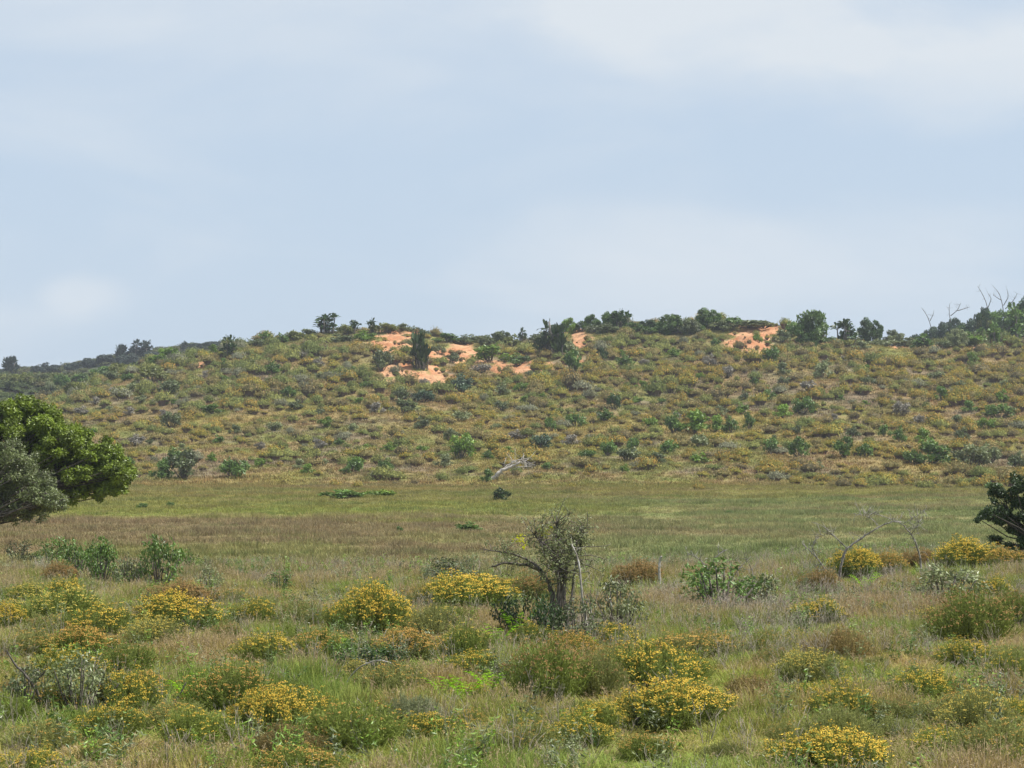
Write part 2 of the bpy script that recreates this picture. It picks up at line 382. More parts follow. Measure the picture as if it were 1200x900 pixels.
# ------------------------------------------------------------------ ground sheets
def sheet(name, ya, yb_rows, cols, wfun, label=None):
    Y, Cc = np.meshgrid(yb_rows, cols, indexing='ij')
    X = Cc * wfun(Y); Z = terrain(X, Y)
    colr, m = ground_colour(X, np.maximum(Y, 12), Z)
    Z = Z + np.where((m > 0) & (Y > 300), (fbm(X / 1.1, Y / 1.4, 3) - 0.6) * 1.5, 0)
    n, k = Y.shape
    v = np.stack([X, Y, Z], -1).reshape(-1, 3)
    i = np.arange(n * k).reshape(n, k)
    f = np.stack([i[:-1, :-1], i[:-1, 1:], i[1:, 1:], i[1:, :-1]], -1).reshape(-1, 4)
    q = Q(); q.add(v, f, 0.5, 0, True)
    me = q.mesh(name, [M['ground']])
    a = me.color_attributes.new('col', 'FLOAT_COLOR', 'POINT')
    a.data.foreach_set('color', np.concatenate([colr.reshape(-1, 3), np.ones((n * k, 1))], 1).astype(np.float32).ravel())
    o = obj(name, me); o['kind'] = 'structure'
    return o
wf = lambda Y: np.maximum(0.32 * np.maximum(Y, 0) + 6, 30)
cols = np.linspace(-1, 1, 431)
rows_a = np.concatenate([np.arange(-60, 14, 6.0), np.arange(14, 72, 0.6), [72.0]])
rows_b = np.concatenate([np.arange(72, 214, 1.4), [214.0]])
rows_c = np.concatenate([np.arange(214, 330, 1.1), np.arange(330, 404, 0.6), [404.0]])
rows_d = np.concatenate([np.arange(404, 560, 4.0), np.arange(560, 1000, 12.0), [1000, 1100, 1400, 2000, 4000, 9000]])
sheet('ground', 0, rows_a, cols, wf)
sheet('meadow', 0, rows_b, cols, wf)
sheet('dune_hillside', 0, rows_c, cols, wf)
sheet('distant_hills', 0, rows_d, np.linspace(-1, 1, 261), wf)

# ------------------------------------------------------------------ plant prototypes
def flower_foliage(seed, shoots=330):
    """a dome of thin leafy shoots, one metre across and about 0.45 m high"""
    r = np.random.default_rng(seed); q = Q()
    ph = r.random(shoots) * 2 * np.pi; rr = 0.5 * np.sqrt(r.random(shoots))
    lob = 1 + 0.22 * np.sin(ph * 3 + seed) + 0.12 * np.sin(ph * 7 + 2 * seed)
    bump = 0.80 + 0.45 * fbm(rr * lob * np.cos(ph) * 4.5 + seed * 3, rr * lob * np.sin(ph) * 4.5 + 7, 2) * 1.0 + 0.16 * (r.random(shoots) < 0.12)
    tips = np.stack([rr * lob * np.cos(ph), rr * lob * np.sin(ph), 0.42 * (0.3 + 0.7 * np.sqrt(np.clip(1 - (rr / 0.52) ** 2, 0, 1))) * (0.74 + 0.34 * r.random(shoots)) * bump], 1)
    base = np.stack([tips[:, 0] * 0.35, tips[:, 1] * 0.35, np.full(shoots, -0.03)], 1) + r.normal(0, 0.03, (shoots, 3)) * [1, 1, 0]
    ctrl = base * 0.5 + tips * 0.5 + np.stack([tips[:, 0] * 0.2, tips[:, 1] * 0.2, np.zeros(shoots)], 1)
    tt = r.random(shoots)
    P = lambda t: (1 - t) ** 2 * base + 2 * t * (1 - t) * ctrl + t * t * tips
    side = unit(np.cross(tips - base, r.normal(0, 1, (shoots, 3))))
    for a, b in ((0, 0.5), (0.5, 1.0)):
        w0, w1 = 0.004, 0.003
        q.quads(np.stack([P(a) - side * w0, P(a) + side * w0, P(b) + side * w1, P(b) - side * w1], 1), tt * 0.5, 0)
    for k in range(15):
        t = 0.28 + 0.72 * (k + r.random(shoots)) / 15
        t = t[:, None]; p = P(t); ax = unit(unit(tips - base) * 0.9 + r.normal(0, 0.55, (shoots, 3)))
        leaves(q, p, unit(r.normal(0, 1, (shoots, 3)) + [0, 0, 0.5]), ax, 0.035 + 0.03 * r.random(shoots), 0.010, np.clip(tt * 0.6 + 0.4 * r.random(shoots), 0, 1), 0, 0.05)
    return q, tips
def heads(q, pos, r, size=0.024, n=5, mi=0):
    """flat-topped flower heads: each a few small domed florets"""
    for k in range(n):
        N = len(pos)
        c = pos + r.normal(0, size * 0.75, (N, 3)) * [1, 1, 0.3] + [0, 0, 0.012]
        tilt = unit(r.normal(0, 0.28, (N, 3)) + [0, 0, 1] + unit(pos * [1, 1, 0]) * 0.35)
        a = unit(np.cross(tilt, r.normal(0, 1, (N, 3)))); b = np.cross(tilt, a)
        s = (size * (0.22 + 0.22 * r.random(N)))[:, None]
        ring = [c + s * (math.cos(t) * a + math.sin(t) * b) - tilt * s * 0.5 for t in np.arange(6) * math.pi / 3]
        tn = r.random(N)
        for j in (0, 2, 4):
            q.quads(np.stack([c + tilt * s * 0.3, ring[j], ring[j + 1], ring[(j + 2) % 6]], 1), tn, mi)
def mk_flower(seed, frac, pal, shoots=330, size=0.024):
    q, tips = flower_foliage(seed, shoots); r = np.random.default_rng(seed + 99)
    n3 = fbm(tips[:, 0] * 5 + seed, tips[:, 1] * 5, 2)
    keep = (r.random(len(tips)) < frac * 1.0) & ((n3 > 0.42) | (frac > 0.7) | (r.random(len(tips)) < 0.4)) & (tips[:, 2] > 0.09)
    h = Q(); heads(h, tips[keep], r, size, 5)
    return q.mesh('shoots', [M['needle_object']]), h.mesh('flower_heads', [M[pal]])
FB = {}
BUSHES = []
for pal in ('petal_yellow', 'petal_orange', 'petal_rust', 'petal_pale'):
    for dens, fr in (('full', 1.0), ('half', 0.62), ('few', 0.22), ('none', 0.05)):
        FB[(pal, dens)] = [mk_flower(sd_ * 7 + len(FB), fr, pal, 560 if dens == 'full' else 470) for sd_ in (1, 2, 3)]

def far_shrub(seed, n=200, flower=0.35, fm='petal_rust', src='object', leaf=0.11):
    """a low mound for the dune slope, 1 m across: a spreading cap of leaf and flower sprays over bare lower stems"""
    r = np.random.default_rng(seed); q = Q()
    lobe_ = lambda t: 1 + 0.16 * np.sin(3 * t + seed) + 0.12 * np.sin(5 * t + 2 * seed)
    A, B = 10, 6; th = np.arange(A) * 2 * np.pi / A
    prof = np.array([(0.20, -0.03), (0.26, 0.10), (0.38, 0.19), (0.36, 0.27), (0.24, 0.34), (0.03, 0.37)])
    V = np.stack([prof[:, :1] * np.cos(th) * lobe_(th), prof[:, :1] * np.sin(th) * lobe_(th), prof[:, 1:] * (0.9 + 0.2 * r.random((B, A)))], -1)
    I = np.arange(A * B).reshape(B, A); J = np.roll(I, -1, 1); F4 = np.stack([I[:-1], J[:-1], J[1:], I[1:]], -1)
    q.add(V, F4[:2], 0.3, 2); q.add(V, F4[2:], 0.3, 0)
    m = int(n * flower); k = n - m
    def cap(cnt, zlo):
        ph = r.random(cnt) * 6.283; e = np.arcsin(np.clip(zlo + (1 - zlo) * r.random(cnt), 0, 1))
        d = np.stack([np.cos(e) * np.cos(ph), np.cos(e) * np.sin(ph), np.sin(e)], 1)
        p = d * [0.5, 0.5, 0.26] * lobe_(ph)[:, None] * (0.84 + 0.30 * r.random((cnt, 1)) ** 1.5) * (0.86 + 0.28 * fbm(d[:, :1] * 2.5 + seed, d[:, 1:2] * 2.5 + 3, 2)) + [0, 0, 0.19]
        return p, unit(d * [0.8, 0.8, 1.2] + r.normal(0, 0.48, (cnt, 3)))
    p, nr = cap(k, -0.15); leaves(q, p, nr, unit(r.normal(0, 1, (k, 3)) + [0, 0, 0.7]), leaf * (0.8 + 0.9 * r.random(k)), leaf * 0.5, r.random(k), 0, 0.08)
    if m:
        p, nr = cap(m, 0.15); p = p + [0, 0, 0.012]
        leaves(q, p, nr, unit(r.normal(0, 1, (m, 3))), 0.06 + 0.05 * r.random(m), 0.06, r.random(m), 1, 0.08)
    for i in range(9):
        t = r.random() * 6.283; q.tube([[0.05 * math.cos(t), 0.05 * math.sin(t), -0.03], [0.36 * math.cos(t), 0.36 * math.sin(t), 0.2]], 0.012, 3, 2, r.random())
    return q.mesh('shrub', [M['needle_' + src], M[fm], M['understem']])
FARM = {}
for s in ('object', 'inst'):
    for pal in ('petal_yellow', 'petal_orange', 'petal_rust', 'petal_pale'):
        FARM[(pal, s)] = [far_shrub(i * 3 + 1, 210, {'petal_yellow': .62, 'petal_orange': .55, 'petal_rust': .5, 'petal_pale': 0.4}[pal], pal.replace('petal', 'bloom'), s) for i in range(3)]
    FARM[('green', s)] = [far_shrub(i * 5 + 60, 230, 0, 'petal_rust', s, 0.13) for i in range(4)]

def twigs(q, r, n, h, spread, rad=0.008, mi=0, k=4, fork=2):
    """bare branching stems from the base"""
    for i in range(n):
        a = r.random() * 6.283; L_ = h * (0.6 + 0.5 * r.random()); s = spread * (0.3 + 0.7 * r.random())
        tip = np.array([math.cos(a) * s, math.sin(a) * s, L_]); b = np.array([math.cos(a) * 0.04, math.sin(a) * 0.04, -0.04])
        t = np.linspace(0, 1, 6)[:, None]
        P = b + (tip - b) * t + r.normal(0, 0.035 * h, (6, 3)) * t
        q.tube(P, rad, k, mi, r.random())
        for j in range(fork):
            i0 = 2 + j % 3; d = unit(r.normal(0, 0.6, 3) + unit(tip - b))
            e = P[i0] + d * h * (0.22 + 0.22 * r.random()); m = (P[i0] + e) / 2 + r.normal(0, 0.02 * h, 3)
            q.tube([P[i0], m, e], rad * 0.5, 3, mi, r.random())

def clump_leaves(q, r, centres, radii, per, ln, wd, flat=0.8, mi=0, core=0.35):
    """leaves on small sprays spread through each clump, denser at its shell"""
    for c, R_ in zip(centres, radii):
        n = max(6, int(per * (R_ / np.mean(radii)) ** 2))
        d = unit(r.normal(0, 1, (n, 3))); rad = R_ * (core + (1 - core) * r.random(n) ** 0.45)
        p = c + d * rad[:, None] * [1, 1, flat]
        nr = unit(d * 0.8 + [0, 0, 0.3] + r.normal(0, 0.55, (n, 3)))
        leaves(q, p, nr, unit(d + r.normal(0, 0.7, (n, 3))), ln * (0.7 + 0.6 * r.random(n)), wd, np.clip(0.5 + 0.32 * r.normal(0, 1, n) * 0.7 + (r.random() - 0.5) * 0.9, 0, 1), mi)

def leafy_shrub(seed, w=1.0, h=0.8, clumps=16, per=38, ln=0.075, wd=0.035, upright=0.4):
    r = np.random.default_rng(seed); L_, W = Q(), Q()
    C = []; R_ = []
    for i in range(clumps):
        a = r.random() * 6.283; f = r.random() ** 0.6
        c = np.array([0.42 * w * f * math.cos(a), 0.42 * w * f * math.sin(a), h * (0.22 + 0.66 * r.random() * (1 - 0.55 * f * f))])
        C.append(c); R_.append(0.15 * w * (0.6 + 0.6 * r.random()) * (0.6 + 0.4 * min(1, h)))
        b = np.array([c[0] * 0.15, c[1] * 0.15, -0.05]); m = b * 0.5 + c * 0.5 + np.array([c[0] * 0.1, c[1] * 0.1, 0])
        W.tube([b, m, c], 0.016 * w + 0.004, 4, 0, r.random())
    clump_leaves(L_, r, C, R_, per, ln, wd)
    return W.mesh('branches', [M['bark']]), L_.mesh('leaves', [M['leaf_object']])

SHR = [leafy_shrub(40 + i, 1.0, 0.75 + 0.1 * (i % 3), 18 + i % 4, 38, 0.07, 0.034) for i in range(6)]
MIDL = [leafy_shrub(140 + i, 1.0, 0.85, 15, 46, 0.11, 0.07) for i in range(5)]       # for the slope: bigger sprays
BIGL = [leafy_shrub(240 + i, 1.0, 0.85 + 0.1 * (i % 3), 22, 46, 0.075, 0.05) for i in range(5)]

def place_leafy(protos, px, py, w, h, colr, label, cat='shrub', group=None, name='leafy_shrub', seed=0, lo=0, hi=1e9, parts=True, sink=0.0):
    p = gp(px, py, lo, hi); k = p.y / F
    if p.y < 75: BUSHES.append((p.x, p.y, w * k * 0.8)); h *= 1.2; w *= 1.1
    r = np.random.default_rng(int(px * 7 + py * 13) + seed)
    b, l = protos[r.integers(len(protos))]
    W_, H_ = w * k, h * k
    hh = max(v.co.z for v in l.vertices) if '_h' not in l else l['_h']
    l['_h'] = hh
    o = thing(name, label, cat, group, (p.x, p.y, p.z - sink * H_), r.random() * 6.28, (W_ / 1.02, W_ / 1.02, H_ / hh))
    ob = obj('branches', b, o); ol = obj('leaves', l, o)
    paint(ol, colr); return o

# ------------------------------------------------------------------ strelitzia: stout stems, fans of big paddle leaves
def strelitzia(seed, stems=6, src='leaf_object', bend=1.0, blade=0.34, wd=0.105):
    r = np.random.default_rng(seed); L_, W = Q(), Q()
    for s in range(stems):
        a = r.random() * 6.283; d = 0.30 * r.random() ** 0.7 if s else 0
        b = np.array([d * math.cos(a), d * math.sin(a), -0.03]); top = np.array([b[0] * 1.25, b[1] * 1.25, (0.30 + 0.42 * r.random()) if s else 0.72])
        if s > stems * 0.65: top[2] *= 0.45
        W.tube([b, (b + top) / 2 + r.normal(0, 0.012, 3), top], [0.03, 0.026, 0.022], 5, 0, r.random())
        fan = r.random() * 6.283
        for k in range(11):
            az = r.random() * 6.283 if k % 2 else fan + (k % 4 // 2) * math.pi + r.normal(0, 0.3)
            el = math.radians(20 + 65 * r.random())
            dr = np.array([math.cos(az) * math.cos(el), math.sin(az) * math.cos(el), math.sin(el)])
            L1 = blade * (0.3 + 0.25 * r.random()); p1 = top + dr * L1
            W.tube([top, p1], 0.006, 3, 0, 0.5)
            bl = blade * (0.75 + 0.5 * r.random()); g = np.array([0, 0, -1.0])
            sdv = unit(np.cross(dr, [0, 0, 1.0]) + r.normal(0, 0.25, 3)); tn = r.random()
            P = [p1 + dr * bl * t + g * bl * bend * 0.5 * t * t for t in (0, 0.35, 0.7, 1.0)]
            wv = [0.25, 1.0, 0.85, 0.12]
            for i in range(3):
                L_.quads(np.array([[P[i] - sdv * wd * wv[i] / 2, P[i] + sdv * wd * wv[i] / 2, P[i + 1] + sdv * wd * wv[i + 1] / 2, P[i + 1] - sdv * wd * wv[i + 1] / 2]]), np.array([tn]))
    return W.mesh('stems', [M['bark']]), L_.mesh('leaves', [M['leaf_object']])
STR = [strelitzia(300 + i, 15 + i % 3, wd=0.12, blade=0.30) for i in range(5)]
EUP = [strelitzia(350 + i, 34, bend=0.15, blade=0.24, wd=0.12) for i in range(2)]

# ------------------------------------------------------------------ broad trees
def tree(seed, clumps, w, h, trunk_h, per, ln, wd, trunk_r, flat=0.75, centre=None):
    """unit built in metres; crown w across, from trunk_h up to h"""
    r = np.random.default_rng(seed); L_, W = Q(), Q(); C, R_ = [], []
    top = np.array([0, 0, trunk_h])
    W.tube([[0, 0, -0.2], [0.02 * w, 0, trunk_h * 0.5], top], [trunk_r * 1.25, trunk_r, trunk_r * 0.8], 7)
    ch = (h - trunk_h) / 2
    for i in range(clumps):
        d = unit(r.normal(0, 1, 3)); f = 0.35 + 0.62 * r.random() ** 0.5
        if trunk_h < 0.1: d[2] = d[2] * 0.9 - 0.08
        c = np.array([d[0] * w / 2 * f, d[1] * w / 2 * f, trunk_h + ch + d[2] * ch * f * 0.9])
        C.append(c); R_.append(w * (0.075 + 0.06 * r.random()))
        if i % 2 == 0:
            m = (top + c) / 2 + np.array([0, 0, -0.05 * h]); W.tube([top, m, c], trunk_r * 0.35, 4)
    clump_leaves(L_, r, C, R_, per, ln, wd, flat)
    return W.mesh('trunk', [M['bark_dark']]), L_.mesh('crown', [M['leaf_object']])
TRE = [tree(400 + i, 46, 1.0, 0.95 - 0.06 * (i % 3), 0.03, 95, 0.062, 0.046, 0.02) for i in range(6)]
def place_tree(px, py, w, h, colr, label, protos=None, name='round_tree', cat='tree', group=None, lo=0, hi=1e9, kind='crown'):
    protos = protos or TRE
    p = gp(px, py, lo, hi); k = p.y / F; r = np.random.default_rng(int(px * 31 + py))
    a, b = protos[r.integers(len(protos))]
    hh = b.get('_h') or max(v.co.z for v in b.vertices); b['_h'] = hh
    ww = b.get('_w') or max(v.co.x for v in b.vertices) - min(v.co.x for v in b.vertices); b['_w'] = ww
    h *= 1.12
    o = thing(name, label, cat, group, p - Vector((0, 0, 0.1 * h * k)), r.random() * 6.28, (w * k / ww, w * k / ww, h * k / hh))
    obj('stems' if protos is STR or protos is EUP else 'trunk', a, o); c = obj('leaves' if protos is STR or protos is EUP else 'crown', b, o); paint(c, colr)
    return o

# colours of foliage (leaf albedo)
G_DARK, G_MID, G_BRIGHT = lin(62, 84, 40), lin(100, 128, 56), lin(124, 154, 54)
G_GREY, G_BLUE, G_OLIVE, G_DULL = lin(132, 140, 94), lin(78, 98, 72), lin(116, 122, 60), lin(104, 114, 74)
K_NEEDLE, K_NEEDLE2, K_BROWN = lin(122, 136, 62), lin(142, 146, 86), lin(142, 124, 80)

# ------------------------------------------------------------------ landmarks used to say where a plant is
# (filled in below: every foreground plant gets a label written for it)
# flowering bushes of the foreground: px, base row, width, height, petals, density, foliage, label
PY, PO, PR, PP = 'petal_yellow', 'petal_orange', 'petal_rust', 'petal_pale'
FG = [
 (205, 744, 98, 40, PY, 'full', K_NEEDLE, 'dense domed bush thick with bright yellow flowers below the leafy thicket'),
 (72, 692, 46, 26, PR, 'full', K_BROWN, 'small round rust brown bush in front of the leafy thicket'),
 (70, 735, 110, 38, PP, 'half', K_NEEDLE, 'broad green bush dusted with pale yellow flowers below the rust brown ball'),
 (118, 752, 92, 36, PY, 'half', K_NEEDLE, 'wide yellow and green bush just left of the dense yellow dome'),
 (6, 742, 46, 30, PY, 'full', K_NEEDLE, 'bright yellow bush cut by the left edge of the photo'),
 (55, 752, 70, 28, PR, 'few', K_NEEDLE2, 'grey green bush almost without flowers near the left edge'),
 (216, 716, 82, 28, PR, 'full', K_BROWN, 'faded rust flowered bush right behind the dense yellow dome'),
 (300, 738, 56, 30, PY, 'half', K_NEEDLE, 'small yellow flowered bush left of the olive one in the middle distance'),
 (352, 738, 58, 30, PR, 'few', K_NEEDLE2, 'olive bush with a few brown flowers beside a small yellow one'),
 (94, 776, 88, 34, PO, 'full', K_NEEDLE, 'orange flowered bush above the broad leaved plants at lower left'),
 (150, 797, 76, 38, PR, 'few', K_NEEDLE, 'plain green bush with sparse rust flowers under the dense yellow dome'),
 (312, 780, 78, 32, PY, 'half', K_NEEDLE, 'loose yellow flowered bush between the dome and the dead arched twigs'),
 (372, 778, 74, 34, PO, 'half', K_NEEDLE, 'green bush edged with orange flowers behind the dead arched twigs'),
 (272, 838, 112, 50, PO, 'half', K_NEEDLE, 'large green bush with orange flowers touching the yellow one before it'),
 (314, 866, 88, 50, PY, 'full', K_NEEDLE, 'golden bush with big flower heads at the lower left, before a green one'),
 (418, 884, 132, 56, PO, 'few', K_NEEDLE, 'wide dark green bush with a few orange heads at the lower left centre'),
 (350, 912, 112, 34, PO, 'half', K_NEEDLE, 'orange flowered bush cut by the bottom edge below the golden bush'),
 (40, 910, 90, 30, PY, 'half', K_NEEDLE, 'sparse yellow flowered bush in the bottom left corner'),
 (440, 748, 88, 50, PY, 'full', K_NEEDLE, 'tall golden yellow bush left of the small tree, above the dark thicket'),
 (405, 742, 58, 34, PY, 'half', K_NEEDLE, 'yellow bush on the left shoulder of the tall golden one'),
 (546, 718, 108, 38, PY, 'full', K_NEEDLE, 'long golden bush on the brow just left of the small tree'),
 (500, 716, 42, 24, PO, 'half', K_NEEDLE2, 'small orange flowered bush at the left end of the long golden one'),
 (628, 712, 64, 34, PR, 'full', K_NEEDLE2, 'orange brown bush behind the trunk of the small tree'),
 (510, 752, 66, 34, PP, 'few', K_NEEDLE2, 'grey green bush with hardly any flowers below the long golden one'),
 (474, 778, 82, 34, PO, 'full', K_NEEDLE2, 'rusty orange bush above the dead arched twigs'),
 (548, 776, 76, 38, PP, 'few', K_NEEDLE, 'green bush with scattered pale flowers left of the ferns'),
 (672, 780, 66, 32, PO, 'full', K_NEEDLE, 'orange flowered bush directly before the foot of the small tree'),
 (725, 800, 70, 40, PO, 'half', K_NEEDLE2, 'pale orange bush right of the foot of the small tree'),
 (645, 826, 104, 66, PR, 'half', K_NEEDLE, 'tall green bush topped with rust flowers, below the small tree'),
 (700, 822, 70, 50, PR, 'few', K_NEEDLE2, 'grey green bush between the tall rust topped one and the golden pair'),
 (770, 815, 122, 54, PY, 'half', K_NEEDLE, 'big yellow flecked bush behind the brightest golden one'),
 (788, 856, 132, 52, PY, 'full', K_NEEDLE, 'brightest golden bush low right of centre, before a bigger yellow one'),
 (808, 776, 104, 30, PO, 'half', K_NEEDLE2, 'low orange bush above the big yellow flecked one'),
 (748, 694, 60, 30, PR, 'full', K_BROWN, 'rust brown bush beside the grey stub, right of the small tree'),
 (838, 772, 62, 26, PO, 'half', K_NEEDLE, 'orange bush right of the low one, under the vine covered shrub'),
 (1005, 682, 62, 32, PY, 'full', K_NEEDLE, 'bright yellow bush behind the dead arching branches'),
 (1040, 678, 46, 24, PO, 'full', K_NEEDLE2, 'orange bush under the arch of dead branches'),
 (962, 698, 54, 26, PR, 'half', K_BROWN, 'rust tinted bush left of the foot of the dead arching tree'),
 (1078, 672, 44, 22, PR, 'full', K_BROWN, 'small rust bush at the foot of the right dead stem'),
 (1130, 672, 78, 32, PY, 'full', K_NEEDLE, 'yellow bush on the brow left of the black green tree'),
 (1176, 672, 56, 24, PO, 'full', K_NEEDLE, 'orange yellow bush below the black green tree'),
 (1136, 757, 106, 54, PR, 'half', K_NEEDLE, 'large green bush with a rust red top near the right edge'),
 (1188, 742, 66, 42, PR, 'half', K_NEEDLE, 'rust topped bush cut by the right edge above the pale meadow grass'),
 (945, 803, 82, 36, PP, 'half', K_NEEDLE2, 'grey green bush with pale yellow heads right of the golden pair'),
 (942, 828, 58, 22, PY, 'half', K_NEEDLE, 'low yellow flowered bush just in front of the grey green one'),
 (1148, 866, 96, 48, PP, 'half', K_NEEDLE2, 'sparse pale yellow bush at the lower right'),
 (976, 908, 148, 48, PY, 'full', K_NEEDLE, 'wide bright yellow bush cut by the bottom edge at right'),
 (812, 710, 44, 22, PO, 'half', K_NEEDLE2, 'small orange bush left of the vine covered shrub'),
 (1192, 908, 46, 30, PP, 'few', K_NEEDLE, 'green bush in the bottom right corner'),
 (880, 820, 60, 26, PR, 'few', K_BROWN, 'low brownish bush between the golden pair and the grey green one'),
 (1040, 850, 70, 28, PR, 'few', K_NEEDLE2, 'low plain grey green bush in the grass at the lower right centre'),
 (30, 712, 56, 22, PP, 'half', K_NEEDLE, 'low yellow green bush at the left edge level with the rust ball'),
 (264, 756, 48, 22, PR, 'half', K_NEEDLE2, 'low rust tinted bush right beside the dense yellow dome'),
 (590, 700, 44, 20, PO, 'half', K_NEEDLE, 'low orange bush between the long golden one and the small tree'),
 (1104, 690, 50, 20, PR, 'few', K_NEEDLE2, 'low grey green bush right of the right dead stem'),
]
for i, (px, py, w, h, pal, dens, fc, lab) in enumerate(FG):
    if py > 895: p = gp(px, py)
    else: p = gp(px, py - 3)
    k = p.y / F; sh, hd = FB[(pal, dens)][i % 3]; h *= 1.12; BUSHES.append((p.x, p.y, w * k))
    o = thing('flowering_bush', lab, 'bush', 'low yellow and rust flowered bushes in the foreground', p - Vector((0, 0, 0.02)), i * 1.7, (w * k * 0.98, w * k * 0.98, h * k / 0.44 * 0.98))
    s = obj('shoots', sh, o); paint(s, fc * (0.9 + 0.25 * RNG.random()))
    f = obj('flower_heads', hd, o); f['kind'] = 'stuff'

FLM = [(657, 740, 'the small tree'), (205, 740, 'the dense yellow dome'), (314, 862, 'the golden bush low left'), (440, 745, 'the tall golden yellow bush'), (788, 852, 'the brightest golden bush'),
       (976, 900, 'the bottom edge yellow bush'), (1136, 752, 'the large rust topped bush'), (945, 800, 'the grey green pale headed bush'), (982, 690, 'the dead arching tree'), (846, 715, 'the vine covered shrub'),
       (92, 830, 'the broad leaved plants'), (186, 688, 'the leafy thicket'), (442, 790, 'the dead arched twig'), (645, 822, 'the tall rust topped bush'), (1148, 862, 'the sparse pale bush'), (545, 820, 'the bright fern row'), (546, 715, 'the long golden bush')]
rs = np.random.default_rng(44); taken = [(a[0], a[1], a[2]) for a in FG]; nf = 0; tries = 0
while nf < 96 and tries < 6000:
    tries += 1
    py = 690 + 205 * rs.random() ** 0.9; px = 5 + 1190 * rs.random()
    if py < 700 - 25 * (px > 700) or any(abs(px - a) < 0.5 * w + 14 and abs(py - b) < 15 for a, b, w in taken): continue
    z_ = (py - 640) / 250; w = (30 + 50 * rs.random()) * (0.6 + 0.75 * z_); h = w * (0.36 + 0.2 * rs.random())
    kd_ = rs.choice(10, p=[.10, .10, .10, .12, .10, .06, .12, .14, .10, .06])
    pal, dens, fc, word = [(PR, 'none', K_NEEDLE, 'green flowerless'), (PR, 'none', K_NEEDLE2, 'grey green flowerless'), (PR, 'few', K_BROWN, 'brownish'), (PY, 'few', K_NEEDLE, 'green yellow specked'),
                           (PO, 'few', K_NEEDLE2, 'grey green orange specked'), (PR, 'none', lin(132, 138, 104), 'pale grey'), (PR, 'half', K_NEEDLE2, 'rust topped'), (PY, 'half', K_NEEDLE, 'yellow topped'),
                           (PP, 'half', K_NEEDLE2, 'pale yellow flowered'), (PO, 'half', K_NEEDLE, 'orange flowered')][kd_]
    i_ = int(np.argmin([(px - a) ** 2 + 3 * (py - b) ** 2 for a, b, _ in FLM])); a, b, t_ = FLM[i_]; dx, dy = px - a, py - b
    side = ('left of' if dx < 0 else 'right of'); vert = ('before' if dy > 0 else 'behind')
    rel = side if abs(dx) > 3 * abs(dy) else (vert if abs(dy) > 1.5 * abs(dx) else vert + ' and ' + side)
    dist = math.hypot(dx, 1.7 * dy); q_ = 'close ' if dist < 60 else ('' if dist < 110 else 'well ')
    p = gp(px, py); k = p.y / F; sh, hd = FB[(pal, dens)][nf % 3]
    sz = 'small' if w * k < 0.75 else ('medium' if w * k < 1.0 else 'large')
    o = thing('heath_bush', f'{sz} {word} bush {q_}{rel} {t_}', 'bush', 'low heathy bushes among the foreground flowers', p - Vector((0, 0, 0.03)), px, (w * k, w * k, h * k / 0.44))
    paint(obj('shoots', sh, o), fc * (0.85 + 0.35 * rs.random()))
    if dens != 'none': obj('flower_heads', hd, o)['kind'] = 'stuff'
    BUSHES.append((p.x, p.y, w * k * 0.9)); taken.append((px, py, w)); nf += 1

# ------------------------------------------------------------------ foreground leafy things
LT = [
 (24, 664, 46, 32, G_GREY * .8, 'grey green leafy shrub at the left end of the thicket'),
 (62, 668, 44, 34, G_MID, 'mid green leafy shrub second from the left end of the thicket'),
 (92, 680, 44, 42, G_MID * .9, 'upright leafy shrub in the thicket behind the rust brown ball'),
 (118, 688, 46, 52, G_MID, 'tallest leafy shrub in the left half of the thicket'),
 (150, 690, 44, 36, G_GREY * .8, 'pale leaved shrub in the middle of the thicket'),
 (186, 690, 56, 56, G_MID * .9, 'tallest dark shrub at the right end of the thicket'),
 (218, 672, 32, 26, G_MID, 'small light shrub at the thicket\'s right tip'),
]
for a in LT: place_leafy(SHR, *a[:4], a[4], a[5], 'shrub', 'leafy thicket on the brow at left')
place_leafy(SHR, 246, 697, 34, 30, G_GREY, 'dense grey green cone shaped shrub right of the thicket', name='grey_shrub')
place_leafy(SHR, 243, 676, 14, 22, G_GREY, 'thin sprig rising behind the grey cone shaped shrub', name='grey_shrub')
place_leafy(SHR, 328, 694, 34, 24, G_MID, 'small open green shrub at the edge of the meadow, left centre')
place_leafy(SHR, 283, 678, 22, 12, G_MID, 'tiny dark green shrub in the meadow right of the grey cone')
place_leafy(SHR, 724, 744, 62, 60, G_GREY * .8, 'tall loose leafy shrub against the right side of the small tree')
place_leafy(SHR, 600, 748, 46, 48, G_DARK, 'dark green shrub at the left foot of the small tree')
place_leafy(SHR, 680, 757, 60, 50, G_DULL, 'dull green scrub round the right foot of the small tree')
place_leafy(SHR, 640, 756, 50, 52, G_DARK * 1.2, 'dark low shrub in the shade under the small tree')
place_leafy(SHR, 442, 792, 84, 32, G_DARK, 'dark thicket under the dead arched twigs')
place_leafy(SHR, 405, 786, 50, 36, G_MID, 'green leafy shrub left of the dark arched thicket')
place_leafy(SHR, 846, 718, 92, 56, G_MID, 'vine covered leafy shrub with grey twigs right of the grey stub', name='vine_covered_shrub')
place_leafy(SHR, 886, 712, 56, 34, G_DULL, 'dull leafy shrub on the right of the vine covered one')
place_leafy(SHR, 92, 838, 72, 66, G_GREY, 'broad leaved grey green plant between two dark twigs at lower left')
place_leafy(SHR, 30, 836, 56, 52, G_DULL, 'broad leaved plant by the crooked twig at the left edge')
place_leafy(SHR, 124, 835, 46, 44, G_GREY, 'pale leaved plant right of the broad leaved grey green one')
place_leafy(SHR, 590, 806, 44, 32, G_GREY, 'silvery leaved plant behind the bright ferns')
place_leafy(SHR, 236, 826, 42, 34, G_BRIGHT, 'bright green leafy plant left of the large orange flowered bush')
